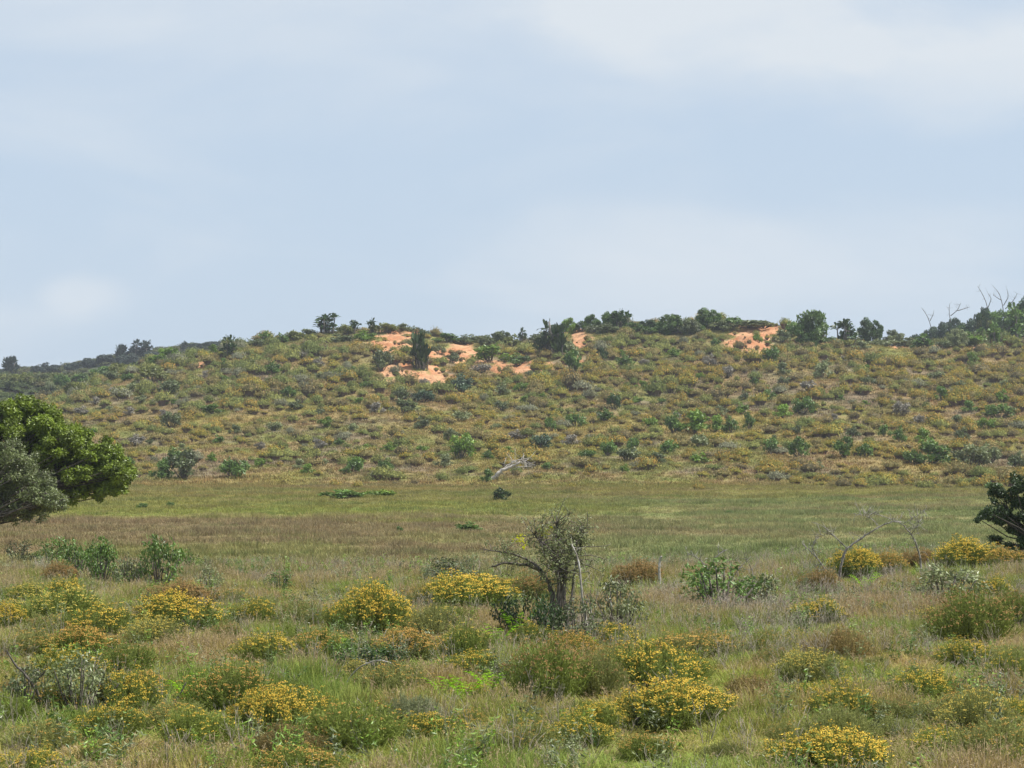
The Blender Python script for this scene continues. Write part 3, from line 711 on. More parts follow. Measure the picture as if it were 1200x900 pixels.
place_leafy(SHR, 1020, 672, 34, 22, G_BRIGHT, 'bright green leafy plant under the dead arch')
place_leafy(SHR, 1122, 664, 34, 26, G_BRIGHT, 'bright green leafy plant within the yellow bushes at right')
place_leafy(SHR, 1110, 706, 84, 40, G_GREY, 'grey dry looking shrub above the large rust topped bush')
place_leafy(SHR, 530, 684, 70, 26, G_DULL, 'low green shrub in the meadow edge above the long golden bush')
place_leafy(SHR, 552, 688, 30, 34, G_GREY, 'thin grey green sapling above the long golden bush')

# ferns: fronds are parts, each an object of its own
def frond_mesh(seed):
    r = np.random.default_rng(seed); q = Q()
    t = np.linspace(0, 1, 9); P = np.stack([t * 0.55, 0 * t, 0.42 * np.sin(t * 1.75)], 1)
    for i in range(1, 9):
        w = 0.11 * math.sin(math.pi * (0.12 + 0.86 * t[i])) + 0.01
        for sg in (-1, 1):
            leaves(q, P[i:i + 1], np.array([[0, 0.15 * sg, 1.0]]), np.array([[0.35, sg, 0.05]]), w, 0.075, np.array([r.random()]))
    q.tube(P, 0.006, 3, 0, 0.3)
    return q.mesh('frond', [M['fern']])
FRM = [frond_mesh(i) for i in range(3)]
for px, py, w, h, n, lab in [
    (606, 752, 34, 34, 11, 'bright yellow green fern at the left foot of the small tree'),
    (583, 762, 32, 26, 9, 'bright fern left of the one at the small tree\'s foot'),
    (545, 824, 44, 30, 12, 'bright yellow green fern below the silvery plant'),
    (572, 818, 34, 28, 10, 'bright fern on the right side of its neighbour, before the tall rust topped bush'),
    (518, 816, 30, 20, 9, 'smallest bright fern at the left end of the row'),
    (684, 772, 24, 22, 9, 'yellow green fern at the foot of the white dead stem'),
    (1014, 694, 26, 20, 9, 'bright fern at the foot of the dead arching tree'),
    (218, 822, 34, 24, 9, 'bright fern at the left of the large orange flowered bush'),
    (395, 770, 26, 20, 8, 'bright fern above the dark arched thicket'),
    (1052, 716, 26, 14, 8, 'small bright fern in the grass below the dead arch')]:
    p = gp(px, py); k = p.y / F; r = np.random.default_rng(px); w *= 1.3; h *= 1.25; BUSHES.append((p.x, p.y, w * k * 1.1))
    o = thing('fern', lab, 'fern', 'bright green ferns in the foreground', p, 0, (w * k * 1.1, w * k * 1.1, h * k * 1.9))
    for i in range(n):
        obj('frond', FRM[i % 3], o, (0, 0, 0), i * 6.283 / n + r.normal(0, 0.25), 0.75 + 0.4 * r.random())

# ------------------------------------------------------------------ traced woody plants: real poles and limbs placed at their distance
def P3(px, py, D, off=0.0):
    kx, kz = ray(px, py); y = D + off
    return np.array([kx * y, y, EYE + kz * y])
def limb(q, pts, D, r0, r1, o, r, k=6, wob=0.10):
    n = len(pts); offs = np.cumsum(r.normal(0, wob, n)) + r.random() * 0.1 - 0.05
    P = np.array([P3(a, b, D, offs[i] if i else 0) for i, (a, b) in enumerate(pts)]) - o
    t = np.linspace(0, 1, n); tt = np.linspace(0, 1, n * 3)
    PP_ = np.stack([np.interp(tt, t, P[:, j]) for j in range(3)], 1)
    for _ in range(2): PP_[1:-1] = (PP_[:-2] + 2 * PP_[1:-1] + PP_[2:]) / 4
    PP_[1:-1] += r.normal(0, r0 * 0.18, PP_[1:-1].shape)
    q.tube(PP_, np.linspace(r0, r1, len(PP_)), k)
    return PP_
# the small tree
r = np.random.default_rng(77)
b0 = gp(657, 750); D = b0.y; o0 = np.array(b0)
BUSHES += [(b0.x, b0.y, 1.7), (b0.x + 0.5, b0.y, 1.2)]
tr = thing('small_tree', 'small gnarled tree with bare leaning limbs at the centre foreground', 'tree', None, b0)
W = Q()
T1 = [(660, 756), (656, 730), (658, 700), (656, 676), (653, 650), (656, 630), (652, 612)]
T2 = [(648, 752), (647, 725), (648, 700), (643, 680), (634, 668), (618, 662), (602, 660), (588, 660), (576, 664)]
T3 = [(665, 755), (664, 722), (661, 690), (664, 660), (672, 640), (684, 628)]
T4 = [(652, 745), (650, 712), (656, 680), (648, 652), (636, 636), (626, 626)]
T5 = [(634, 668), (620, 656), (604, 650), (588, 647), (570, 644)]
T6 = [(664, 722), (670, 700), (673, 672), (678, 650), (682, 632), (680, 620)]
lims = [limb(W, T1, D, .055, .018, o0, r, 8), limb(W, T2, D, .05, .014, o0, r, 8), limb(W, T3, D, .045, .014, o0, r, 7),
        limb(W, T4, D, .035, .012, o0, r, 6), limb(W, T5, D, .025, .008, o0, r, 5), limb(W, T6, D, .03, .01, o0, r, 6)]
C, RR = [], []
for L_ in (0, 0, 3, 3, 2, 5):
    Pn = lims[L_]
    for j in range(44):
        i0 = r.integers(len(Pn) * 45 // 100, len(Pn)); dr = unit(r.normal(0, 1, 3) + [0.1, 0, 0.35]); ln = 0.05 + 0.46 * r.random() ** 1.3
        e = Pn[i0] + dr * ln; W.tube([Pn[i0], (Pn[i0] + e) / 2 + r.normal(0, 0.03, 3), e, e + r.normal(0, 0.06, 3) + [0, 0, 0.04]], 0.009, 4)
        C.append(e); RR.append(0.04 + 0.08 * r.random())
for L_ in (1, 4):
    Pn = lims[L_]
    for j in range(44):
        i0 = r.integers(len(Pn) * 2 // 5, len(Pn)); dr = unit(r.normal(0, 1, 3) + [-0.2, 0, 0.7]); ln = 0.05 + 0.24 * r.random()
        e = Pn[i0] + dr * ln; W.tube([Pn[i0], (Pn[i0] + e) / 2 + r.normal(0, 0.02, 3), e], 0.005, 3)
        if i0 < len(Pn) * 0.85: C.append(e); RR.append(0.035 + 0.05 * r.random())
obj('trunk', W.mesh('trunk', [M['bark']]), tr)
CR = Q(); clump_leaves(CR, r, C, RR, 15, 0.042, 0.022, 0.9, core=0.05)
c = obj('crown', CR.mesh('crown', [M['leaf_object']]), tr); paint(c, lin(128, 136, 88))
SU = Q(); rsu = np.random.default_rng(9)
for j in range(26):
    x0 = -0.35 + 0.95 * rsu.random(); e = np.array([x0 + rsu.normal(0, 0.12), rsu.normal(0, 0.2), 0.35 + 0.75 * rsu.random()]); SU.tube([[x0, rsu.normal(0, 0.12), -0.05], e * 0.5 + [x0 * .5, 0, 0.02], e], 0.009, 4, 0, rsu.random())
su = obj('basal_shoots', SU.mesh('basal_shoots', [M['bark']]), tr); su['kind'] = 'stuff'
for sp in (((642, 618), (636, 622), (639, 626)), ((606, 632), (612, 628), (614, 638))):
    Yl = Q()
    for (a, b) in sp: clump_leaves(Yl, r, [P3(a, b, D) - o0], [0.055], 16, 0.06, 0.03)
    obj('yellow_sprig', Yl.mesh('yellow_sprig', [M['yellow_leaf']]), tr)

M['dead_white'] = bark_mat('dead_white', tuple(lin(132, 124, 112)), tuple(lin(212, 206, 196)), 16)
def dead(name, label, stems, base, rads, cat='dead tree', twn=18, seed=1, tw=0.35, mt='dead'):
    b = gp(*base); D = b.y; BUSHES.append((b.x, b.y, 0.6)); o_ = np.array(b); r = np.random.default_rng(seed)
    t = thing(name, label, cat, None, b); S = []
    for st, (ra, rb) in zip(stems, rads):
        q = Q(); S.append(limb(q, st, D, ra, rb, o_, r, 6, 0.05)); obj('branch', q.mesh('branch', [M[mt]]), t)
    q = Q()
    for Pn in S:
        for j in range(twn):
            i0 = r.integers(len(Pn) // 3, len(Pn)); dr = unit(r.normal(0, 1, 3) + [0, 0, 0.35]); ln = tw * (0.3 + 0.7 * r.random())
            e = Pn[i0] + dr * ln; m = (Pn[i0] + e) / 2 + r.normal(0, 0.08 * ln, 3)
            q.tube([Pn[i0], m, e], 0.0055 * (D / 40), 3)
            if j % 2: q.tube([m, m + unit(dr + r.normal(0, 0.7, 3)) * ln * 0.5], 0.004 * (D / 40), 3)
    if twn: obj('twigs', q.mesh('twigs', [M[mt]]), t)['kind'] = 'stuff'
    return t
dead('white_dead_stem', 'bleached white dead stem leaning against the right of the small tree', [[(693, 756), (688, 735), (684, 712), (681, 690), (680, 668), (676, 650), (670, 638)]], (692, 754), [(.03, .012)], 'dead stem', 5, mt='dead_white')
dead('thin_dead_stem', 'short thin grey dead stem right of the white one', [[(697, 742), (694, 722), (690, 704), (688, 696)]], (697, 745), [(.016, .008)], 'dead stem', 4)
dead('grey_stub', 'upright grey dead stub with a pale top in the grass', [[(773, 694), (773, 675), (772, 662), (775, 652)]], (773, 694), [(.035, .03)], 'dead stem', 3, tw=0.15, mt='dead_white')
dead('dead_arching_tree', 'bare dead tree whose thin branch arches to the right', [
    [(982, 694), (984, 672), (987, 655), (992, 642), (1003, 635), (1015, 627), (1030, 617), (1045, 611), (1056, 611)],
    [(992, 642), (982, 632), (972, 624), (966, 618)], [(979, 692), (968, 670), (960, 657), (950, 646), (940, 637)],
    [(962, 660), (958, 670), (956, 680)], [(958, 655), (950, 640), (962, 626)], [(1030, 617), (1020, 606), (1012, 604), (1000, 602)]],
    (982, 692), [(.036, .012), (.016, .007), (.022, .008), (.011, .006), (.01, .005), (.009, .005)], seed=5)
dead('dead_leaning_tree', 'curved dead stem with a flat spray of bare twigs on the brow at right', [
    [(1080, 682), (1079, 660), (1076, 642), (1068, 626), (1058, 614), (1044, 608)],
    [(1068, 626), (1074, 618), (1078, 610)], [(1058, 614), (1072, 606), (1086, 596)], [(1044, 608), (1026, 602), (1012, 603)]],
    (1080, 680), [(.028, .010), (.010, .005), (.010, .005), (.010, .005)], seed=6)
dead('dead_arched_twig', 'thin bleached twig arched over the dark thicket left of centre', [
    [(404, 806), (412, 790), (424, 779), (442, 773), (458, 776), (470, 786), (478, 794)], [(440, 800), (452, 796), (464, 795)]], (405, 806), [(.012, .007), (.008, .005)], 'dead branch', 3, 8, 0.12, 'dead_white')
dead('crooked_dead_twig', 'crooked grey twig standing at the lower left edge', [
    [(52, 838), (46, 816), (38, 802), (30, 790), (18, 780), (8, 762)], [(38, 802), (48, 792), (54, 786)]], (52, 838), [(.022, .01), (.012, .006)], 'dead branch', 6, 9, 0.2, 'bark')
dead('forked_dead_twig', 'dark forked twig right of the broad leaved plants at lower left', [
    [(116, 838), (124, 822), (134, 808), (140, 800)], [(124, 822), (134, 816), (138, 808)]], (116, 838), [(.02, .008), (.012, .006)], 'dead branch', 4, 10, 0.2, 'bark')
dead('slanting_dead_twig', 'pale slanting twig left of the large orange flowered bush', [
    [(192, 838), (204, 824), (212, 812), (218, 800)]], (192, 838), [(.016, .008)], 'dead branch', 3, 11, 0.18)
dead('grey_twiggy_shrub', 'bare grey branching twigs standing in the vine covered shrub', [
    [(826, 716), (824, 690), (830, 668), (840, 650), (852, 644)], [(830, 668), (820, 655), (806, 648)], [(846, 716), (850, 695), (860, 672), (880, 652)],
    [(866, 716), (880, 692), (884, 672), (872, 650)]], (846, 716), [(.02, .008), (.012, .006), (.016, .006), (.014, .006)], 'dead shrub', 12, 12, 0.3)
dead('fallen_grey_branch', 'short fallen branch in the grass before the tall rust topped bush', [
    [(640, 826), (655, 820), (668, 826)], [(652, 822), (660, 816)]], (650, 826), [(.014, .008), (.008, .005)], 'dead branch', 2, 13, 0.12)
dead('fallen_pale_branch', 'short pale branch lying between the golden bush and the grey green one', [
    [(488, 736), (494, 728), (502, 721)]], (490, 736), [(.014, .008)], 'dead branch', 1, 14, 0.1)
dead('fallen_tree_trunk', 'bleached fallen tree trunk at the foot of the dune', [
    [(576, 563), (584, 555), (590, 550), (600, 546), (610, 541)], [(590, 550), (600, 541), (614, 538)], [(598, 546), (612, 548), (622, 546)]], (576, 563), [(.26, .1), (.1, .05), (.08, .04)], 'dead tree', 10, 15, 1.6, 'dead_white')

# ------------------------------------------------------------------ big trees at the frame edges
def edge_tree(name, label, lobes, trunk, D, colr, per, ln, wd, seed, tr_r, cat='tree', subs=5, mt='bark_dark', depth=1.0, twigs_=0):
    """lobes: (px, py, radius px); trunk: px column and foot row; limbs run from the trunk to every lobe"""
    r = np.random.default_rng(seed); k = D / F
    g = np.array([ray(trunk[0], HZ)[0] * D, D, 0]); g[2] = float(terrain(g[0], g[1]))
    t = thing(name, label, cat, None, g); W, L_ = Q(), Q(); C, R_ = [], []
    top = P3(trunk[0], trunk[1], D) - g
    W.tube([[0, 0, -0.3], top * 0.5 + r.normal(0, 0.1, 3), top], [tr_r * 1.3, tr_r, tr_r * 0.8], 8)
    for (a, b, R0) in lobes:
        c0 = P3(a, b, D) - g + [0, r.normal(0, 0.35) * depth, 0]
        m = top * 0.45 + c0 * 0.55 + r.normal(0, 0.12, 3) - [0, 0, 0.1]
        W.tube([top, m, c0], [tr_r * 0.28, tr_r * 0.16, tr_r * 0.09], 5)
        for j in range(subs):
            d = unit(r.normal(0, 1, 3) * [1, 1.3 * depth, 0.9]); c = c0 + d * R0 * k * (0.5 + 0.35 * r.random())
            C.append(c); R_.append(R0 * k * (0.30 + 0.28 * r.random()))
            W.tube([c0, (c0 + c) / 2 + [0, 0, -0.03], c], [tr_r * 0.12, tr_r * 0.08, tr_r * 0.04], 3)
            for _ in range(twigs_):
                e = c + unit(r.normal(0, 1, 3) + d) * R0 * k * 0.6; W.tube([c, e], tr_r * 0.05, 3)
    clump_leaves(L_, r, C, R_, per, ln, wd, 0.7, core=0.25)
    obj('trunk', W.mesh('trunk', [M[mt]]), t); c = obj('crown', L_.mesh('crown', [M['leaf_object']]), t); paint(c, colr)
    return t
rr_ = np.random.default_rng(3); lobes = []
def inside_green(a, b):
    # outline of the bright green tree's crown
    top = np.interp(a, [-150, -100, -40, 0, 30, 60, 80, 110, 130, 150, 156], [500, 475, 458, 460, 456, 466, 486, 500, 508, 528, 548])
    bot = np.interp(a, [-150, 0, 60, 100, 135, 150, 156], [612, 610, 598, 594, 592, 576, 564])
    return top, bot
for i in range(420):
    a = -130 + 283 * rr_.random(); R0 = 6 + 15 * rr_.random() ** 1.5; t_, b_ = inside_green(a + R0 * 0.55 * (1 if a > 60 else 0), 0)
    if b_ - t_ < 2 * R0: continue
    lobes.append((a, t_ + R0 + (b_ - t_ - 2 * R0) * rr_.random(), R0))
edge_tree('broadleaf_tree', 'large bright green tree leaning in from the left edge', lobes, (-70, 600), 84.0, lin(118, 136, 38), 72, 0.115, 0.065, 21, 0.16, depth=2.0, subs=7)
lobes = []
for i in range(170):
    a = -120 + 190 * rr_.random(); R0 = 8 + 8 * rr_.random()
    t_ = np.interp(a, [-140, -20, 20, 50, 75], [500, 500, 512, 545, 585]); b_ = np.interp(a, [-140, 0, 30, 70], [630, 626, 620, 604])
    if b_ - t_ < 2 * R0: continue
    lobes.append((a, t_ + R0 + (b_ - t_ - 2 * R0) * rr_.random(), R0))
edge_tree('grey_leaved_tree', 'grey green tree in front of the bright green one at the left edge', lobes, (-60, 612), 78.0, lin(110, 120, 72), 62, 0.09, 0.045, 22, 0.18, depth=1.5, mt='bark', twigs_=2)
edge_tree('black_green_tree', 'near black evergreen tree reaching in from the right edge', [
    (1152, 600, 8), (1160, 604, 10), (1172, 606, 10), (1184, 608, 10), (1176, 574, 11), (1186, 582, 12), (1196, 590, 12), (1165, 586, 5), (1168, 578, 7), (1190, 570, 8), (1200, 575, 12),
    (1214, 580, 20), (1230, 590, 22), (1216, 608, 18), (1198, 604, 12), (1190, 618, 10), (1204, 622, 12), (1196, 636, 8), (1172, 634, 6), (1162, 631, 5), (1182, 638, 6), (1240, 565, 20), (1225, 630, 16),
    (1196, 560, 8), (1210, 562, 12), (1147, 608, 5), (1158, 596, 6), (1168, 598, 7), (1180, 596, 9)], (1226, 640), 62.0, lin(64, 84, 42), 95, 0.07, 0.04, 23, 0.10, subs=7)

# ------------------------------------------------------------------ the ridge
RG = 'strelitzia clumps along the dune crest'
for px, py, w, h, c_, lab in [
    (270, 419, 27, 27, G_DARK, 'dark strelitzia clump alone on the left shoulder of the dune crest'),
    (312, 403, 20, 16, G_MID, 'small strelitzia clump, first right of the lone one on the left shoulder'),
    (382, 391, 40, 24, G_DARK * 1.15, 'widest strelitzia clump left of the orange sand, on the skyline'),
    (415, 391, 20, 16, G_DARK, 'small strelitzia clump between the widest one and the sand'),
    (437, 390, 18, 18, G_DARK * 1.2, 'strelitzia clump on the lip above the left sand scar'),
    (640, 419, 38, 46, G_DARK * .85, 'tallest dark strelitzia clump with a pale trunk beside the middle sand scar'),
    (612, 401, 14, 18, G_BLUE, 'thin strelitzia left of the tallest dark clump'),
    (728, 389, 34, 28, G_DARK * 1.15, 'spiky strelitzia clump on the skyline right of the middle sand scar'),
    (992, 404, 40, 30, G_DARK, 'strelitzia clump between the two round trees on the right crest'),
    (1166, 408, 28, 34, G_MID, 'bright strelitzia clump below the wooded rise at right'),
    (1188, 400, 26, 42, G_MID * .9, 'tall strelitzia clump at the right edge of the crest'),
    (1150, 402, 18, 20, G_MID, 'small strelitzia clump left of the bright one at right'),
    (964, 398, 16, 22, G_MID, 'leafy strelitzia at the right flank of the big round tree')]:
    place_tree(px, py, w, h, c_, lab, STR, 'strelitzia_clump', 'plant', RG, hi=404)
place_tree(493, 433, 30, 46, G_DARK * .9, 'dark column of upright fleshy plants standing in the left sand scar', EUP, 'upright_succulent', 'plant', None, hi=404)
place_tree(655, 418, 26, 40, G_DARK, 'dark upright plants hugging the right of the tallest strelitzia clump', EUP, 'upright_succulent', 'plant', None, hi=404)
for px, py, w, h, c_, lab in [
    (948, 404, 50, 42, G_MID * .95, 'largest round green tree on the right crest, beside the sand scar'),
    (1020, 402, 34, 32, G_DARK * 1.2, 'second round tree on the right crest, behind the strelitzia clump'),
    (1048, 404, 26, 20, G_GREY, 'pale grey green tree right of the second round tree'),
    (830, 384, 34, 24, G_MID * .8, 'rounded tree with bare twigs at the left end of the wide sand scar'),
    (784, 392, 38, 24, G_MID * .8, 'dark rounded tree between the spiky clump and the bare twigged one'),
    (668, 392, 24, 20, G_BRIGHT, 'bright yellow green round tree just above the middle sand scar'),
    (694, 386, 22, 18, G_MID * .85, 'small tree between the bright round one and the spiky clump'),
    (716, 388, 24, 24, G_MID, 'green tree against the left of the spiky clump'),
    (760, 388, 26, 14, G_DARK * 1.1, 'low dark tree right of the spiky clump'),
    (808, 392, 28, 18, G_DULL, 'dull green tree left of the bare twigged rounded one'),
    (587, 403, 26, 16, G_DULL, 'small open tree on the skyline left of the tallest clump')]:
    place_tree(px, py, w, h, c_, lab, hi=404, group='round trees along the dune crest')

# wooded rise at the right, beyond the crest
def rise(px, py, w, h, c_, lab, lo=440, **k): place_tree(px, py, w * 0.9, h + (9 if py < 390 else 3), c_ * (1.25 if c_ is not BL else 1), lab, name='rise_tree', group='trees on the wooded rise at right', lo=lo, hi=540, **k)
BL = lin(80, 98, 72)
for i, (px, py, w, h, c_, lab) in enumerate([
    (1076, 398, 26, 14, BL, 'lowest dark tree at the left tip of the wooded rise'),
    (1092, 392, 34, 22, BL, 'dark tree with a flat top, second from the left tip of the rise'),
    (1104, 384, 32, 20, BL, 'dark rounded tree third from the left tip of the rise'),
    (1122, 384, 34, 22, BL, 'dark tree right of the flat topped ones on the rise'),
    (1138, 382, 34, 20, BL, 'dark tree in the dip of the wooded rise'),
    (1152, 378, 34, 24, G_DARK, 'dark green tree under the left bare branches on the rise'),
    (1170, 374, 36, 26, G_MID * .85, 'olive green tree under the bare branching one on the rise'),
    (1190, 368, 40, 30, G_MID * .8, 'tall green tree near the right edge of the rise'),
    (1208, 366, 40, 34, G_DARK, 'dark tree cut by the right edge of the photo on the rise'),
    (1130, 398, 36, 20, G_MID * .8, 'mid green tree low in front of the dark ones on the rise'),
    (1156, 394, 34, 22, G_OLIVE, 'yellowish tree in front of the dark green one on the rise'),
    (1182, 392, 38, 30, G_MID, 'bright green tree low on the rise near the right edge'),
    (1204, 390, 34, 28, G_MID, 'bright green tree cut by the right edge, low on the rise'),
    (1106, 402, 30, 16, G_MID * .8, 'small green tree below the flat topped dark one'),
    (1230, 370, 44, 36, G_DARK, 'dark tree just outside the right edge of the rise'),
    (1260, 366, 50, 40, G_DARK, 'dark tree farther outside the right edge of the rise')]): rise(px, py, w * (0.8 if i % 2 else 1.05), h * (1.15, 0.85, 0.9, 0.95, 0.8)[i % 5], c_, lab, protos=STR if i in (7, 11, 12) else None)
place_tree(1132, 406, 46, 18, G_BRIGHT * .9, 'bright yellow green shrub mass in front of the wooded rise', hi=404)
place_tree(1122, 407, 26, 24, G_GREY, 'grey green rounded shrub before the wooded rise', hi=404)
place_tree(1082, 410, 28, 20, G_MID, 'green palm like shrub in front of the left tip of the rise', STR, 'strelitzia_clump', 'plant', RG, hi=404)
for (px, py, st, lab, sd_) in [
    (1160, 366, [[(1160, 368), (1156, 354), (1150, 342), (1146, 336)], [(1158, 360), (1162, 350), (1158, 344)]], 'left bare dead tree sticking out of the rise skyline', 31),
    (1178, 362, [[(1178, 366), (1174, 352), (1170, 342), (1166, 338)], [(1176, 358), (1182, 348), (1180, 339)], [(1178, 362), (1188, 352), (1192, 344)], [(1174, 352), (1164, 346)]], 'spreading bare dead tree on the rise, right of the left one', 32),
    (1094, 380, [[(1094, 384), (1088, 372), (1081, 362)], [(1090, 376), (1094, 368)]], 'bare forked snag at the left tip of the rise', 33),
    (1116, 374, [[(1116, 378), (1112, 366), (1113, 356)], [(1114, 370), (1122, 364), (1126, 355)], [(1122, 364), (1136, 360)]], 'bare dead top among the dark trees of the rise', 34)]:
    b = gp(px, py + 12, 440, 540); D = b.y;  t = thing('bare_snag', lab, 'dead tree', 'bare dead trees on the rise', b); rs = np.random.default_rng(sd_)
    for s in st:
        q = Q(); Pn = limb(q, [(s[0][0], s[0][1] + (10 if s is st[0] else 0))] + s[1:] if s is st[0] else s, D, .09, .035, np.array(b), rs, 5, 0.2)
        for j in range(7):
            e = Pn[rs.integers(3, len(Pn))]; q.tube([e, e + unit(rs.normal(0, 1, 3) + [0, 0, 0.6]) * (0.5 + 0.9 * rs.random())], 0.025, 3)
        obj('branch', q.mesh('branch', [M['bark']]), t)
b = gp(838, 382, 0, 404)
t = thing('bare_snag', 'pale bare twigs rising from the rounded tree by the wide sand scar', 'dead tree', 'bare dead trees on the rise', b); rs = np.random.default_rng(36); q = Q()
twigs(q, rs, 5, 3.2, 1.6, 0.05, fork=4); obj('branch', q.mesh('branch', [M['bark']]), t)
b = gp(647, 418, 0, 404)
t = thing('pale_bare_trunk', 'white dead trunk in front of the tallest strelitzia clump', 'dead tree', None, b - Vector((0, 1.5, 0))); q = Q()
q.tube([[0, 0, -0.2], [0.1, 0, 2.2], [-0.3, 0, 4.0], [-0.5, 0, 5.2]], [0.28, 0.22, 0.26, 0.12], 6); obj('trunk', q.mesh('trunk', [M['dead']]), t)

# far left: wooded ridge behind, strip of scrub before it
for i, (px, py, w, h, lab, pr) in enumerate([
    (12, 438, 26, 22, 'blue dark tree at the far left of the distant ridge', 'E'),
    (12, 432, 10, 16, 'thin pointed tree poking up at the far left', 'E'),
    (52, 436, 14, 12, 'small palm like tree on the distant ridge right of the far left tree', 'S'),
    (44, 440, 20, 12, 'low dark tree on the distant ridge at left', 'T'),
    (64, 437, 22, 10, 'flat dark tree right of the small palm like one', 'T'),
    (86, 436, 24, 12, 'dark tree on the distant ridge above the bright green tree', 'T'),
    (104, 431, 26, 12, 'dark tree on the rising part of the distant ridge', 'T'),
    (124, 427, 26, 12, 'dark tree halfway up the distant ridge', 'T'),
    (143, 424, 22, 22, 'pointed dark tree left of the taller pair on the distant ridge', 'E'),
    (160, 421, 26, 24, 'left of the two tall palm like trees on the distant ridge', 'S'),
    (172, 420, 22, 22, 'right of the two tall palm like trees on the distant ridge', 'S'),
    (150, 430, 36, 16, 'dark tree mass below the tall palm like pair', 'T'),
    (180, 426, 30, 14, 'dark low tree right of the tall palm like pair', 'T'),
    (216, 413, 14, 14, 'small dark tree at the top of the distant ridge', 'S'),
    (230, 410, 24, 8, 'low dark tree at the distant ridge top', 'T'),
    (250, 408, 26, 8, 'last low dark tree before the dune hides the ridge', 'T')]):
    place_tree(px, py, w, h, lin(58, 72, 58), lab, {'T': TRE, 'S': STR, 'E': EUP}[pr], 'ridge_tree', 'tree', 'dark trees on the distant ridge', lo=600)
for i, (px, py, w, h, c_, lab) in enumerate([
    (24, 455, 34, 18, G_OLIVE, 'olive round shrub on the saddle at far left'),
    (48, 450, 26, 12, G_DULL, 'dull low shrub right of the olive one on the saddle'),
    (72, 456, 22, 18, G_MID, 'green upright shrub in the middle of the saddle'),
    (98, 452, 30, 14, G_MID, 'green shrub on the saddle left of the bright pair'),
    (118, 446, 34, 18, G_MID, 'mid green tree below the dark ridge at left'),
    (140, 438, 30, 18, G_OLIVE, 'olive green tree where the dune meets the ridge'),
    (58, 462, 18, 16, G_GREY, 'pale grey shrub at the front of the saddle'),
    (88, 464, 28, 16, G_OLIVE, 'light olive shrub at the foot of the saddle')]):
    place_tree(px, py, w, h, c_, lab, name='saddle_shrub', cat='shrub', group='shrubs on the saddle left of the dune', lo=404 if py < 452 else 380, hi=560)
place_tree(198, 424, 28, 18, G_BRIGHT * .85, 'bright green shrub on the dune edge against the dark ridge', name='saddle_shrub', cat='shrub', hi=404)
place_tree(186, 428, 26, 14, G_BRIGHT * .7, 'green shrub left of the bright one on the dune edge', name='saddle_shrub', cat='shrub', hi=404)

# ------------------------------------------------------------------ green and grey shrubs of the slope
def near_name(px, py):
    LM = [(590, 553, 'the fallen grey trunk'), (493, 410, 'the dark succulents'), (640, 400, 'the tallest strelitzia'), (948, 385, 'the largest round tree'),
          (876, 392, 'the wide orange sand scar'), (810, 500, 'the long green thicket'), (120, 520, 'the big left tree'), (1090, 535, 'the dark foot thicket'),
          (270, 408, 'the lone dark strelitzia'), (205, 545, 'the left shrub pair'), (492, 443, 'the left sand scar'), (1176, 590, 'the black green tree'), (320, 470, 'the left knoll'), (728, 385, 'the spiky skyline clump'), (655, 620, 'the small tree')]
    i = int(np.argmin([(px - a) ** 2 + 4 * (py - b) ** 2 for a, b, _ in LM])); a, b, t = LM[i]
    dx, dy = px - a, py - b
    far_ = 'just ' if math.hypot(dx, 2 * dy) < 45 else ('well ' if math.hypot(dx, 2 * dy) > 110 else '')
    rel = ('left of' if dx < 0 else 'right of') if abs(dx) > 1.3 * abs(dy) * 1.5 else ('below' if dy > 0 else 'above')
    if abs(dx) > 40 and abs(dy) > 25: rel = ('below, ' if dy > 0 else 'above, ') + ('left of' if dx < 0 else 'right of')
    return far_ + rel + ' ' + t
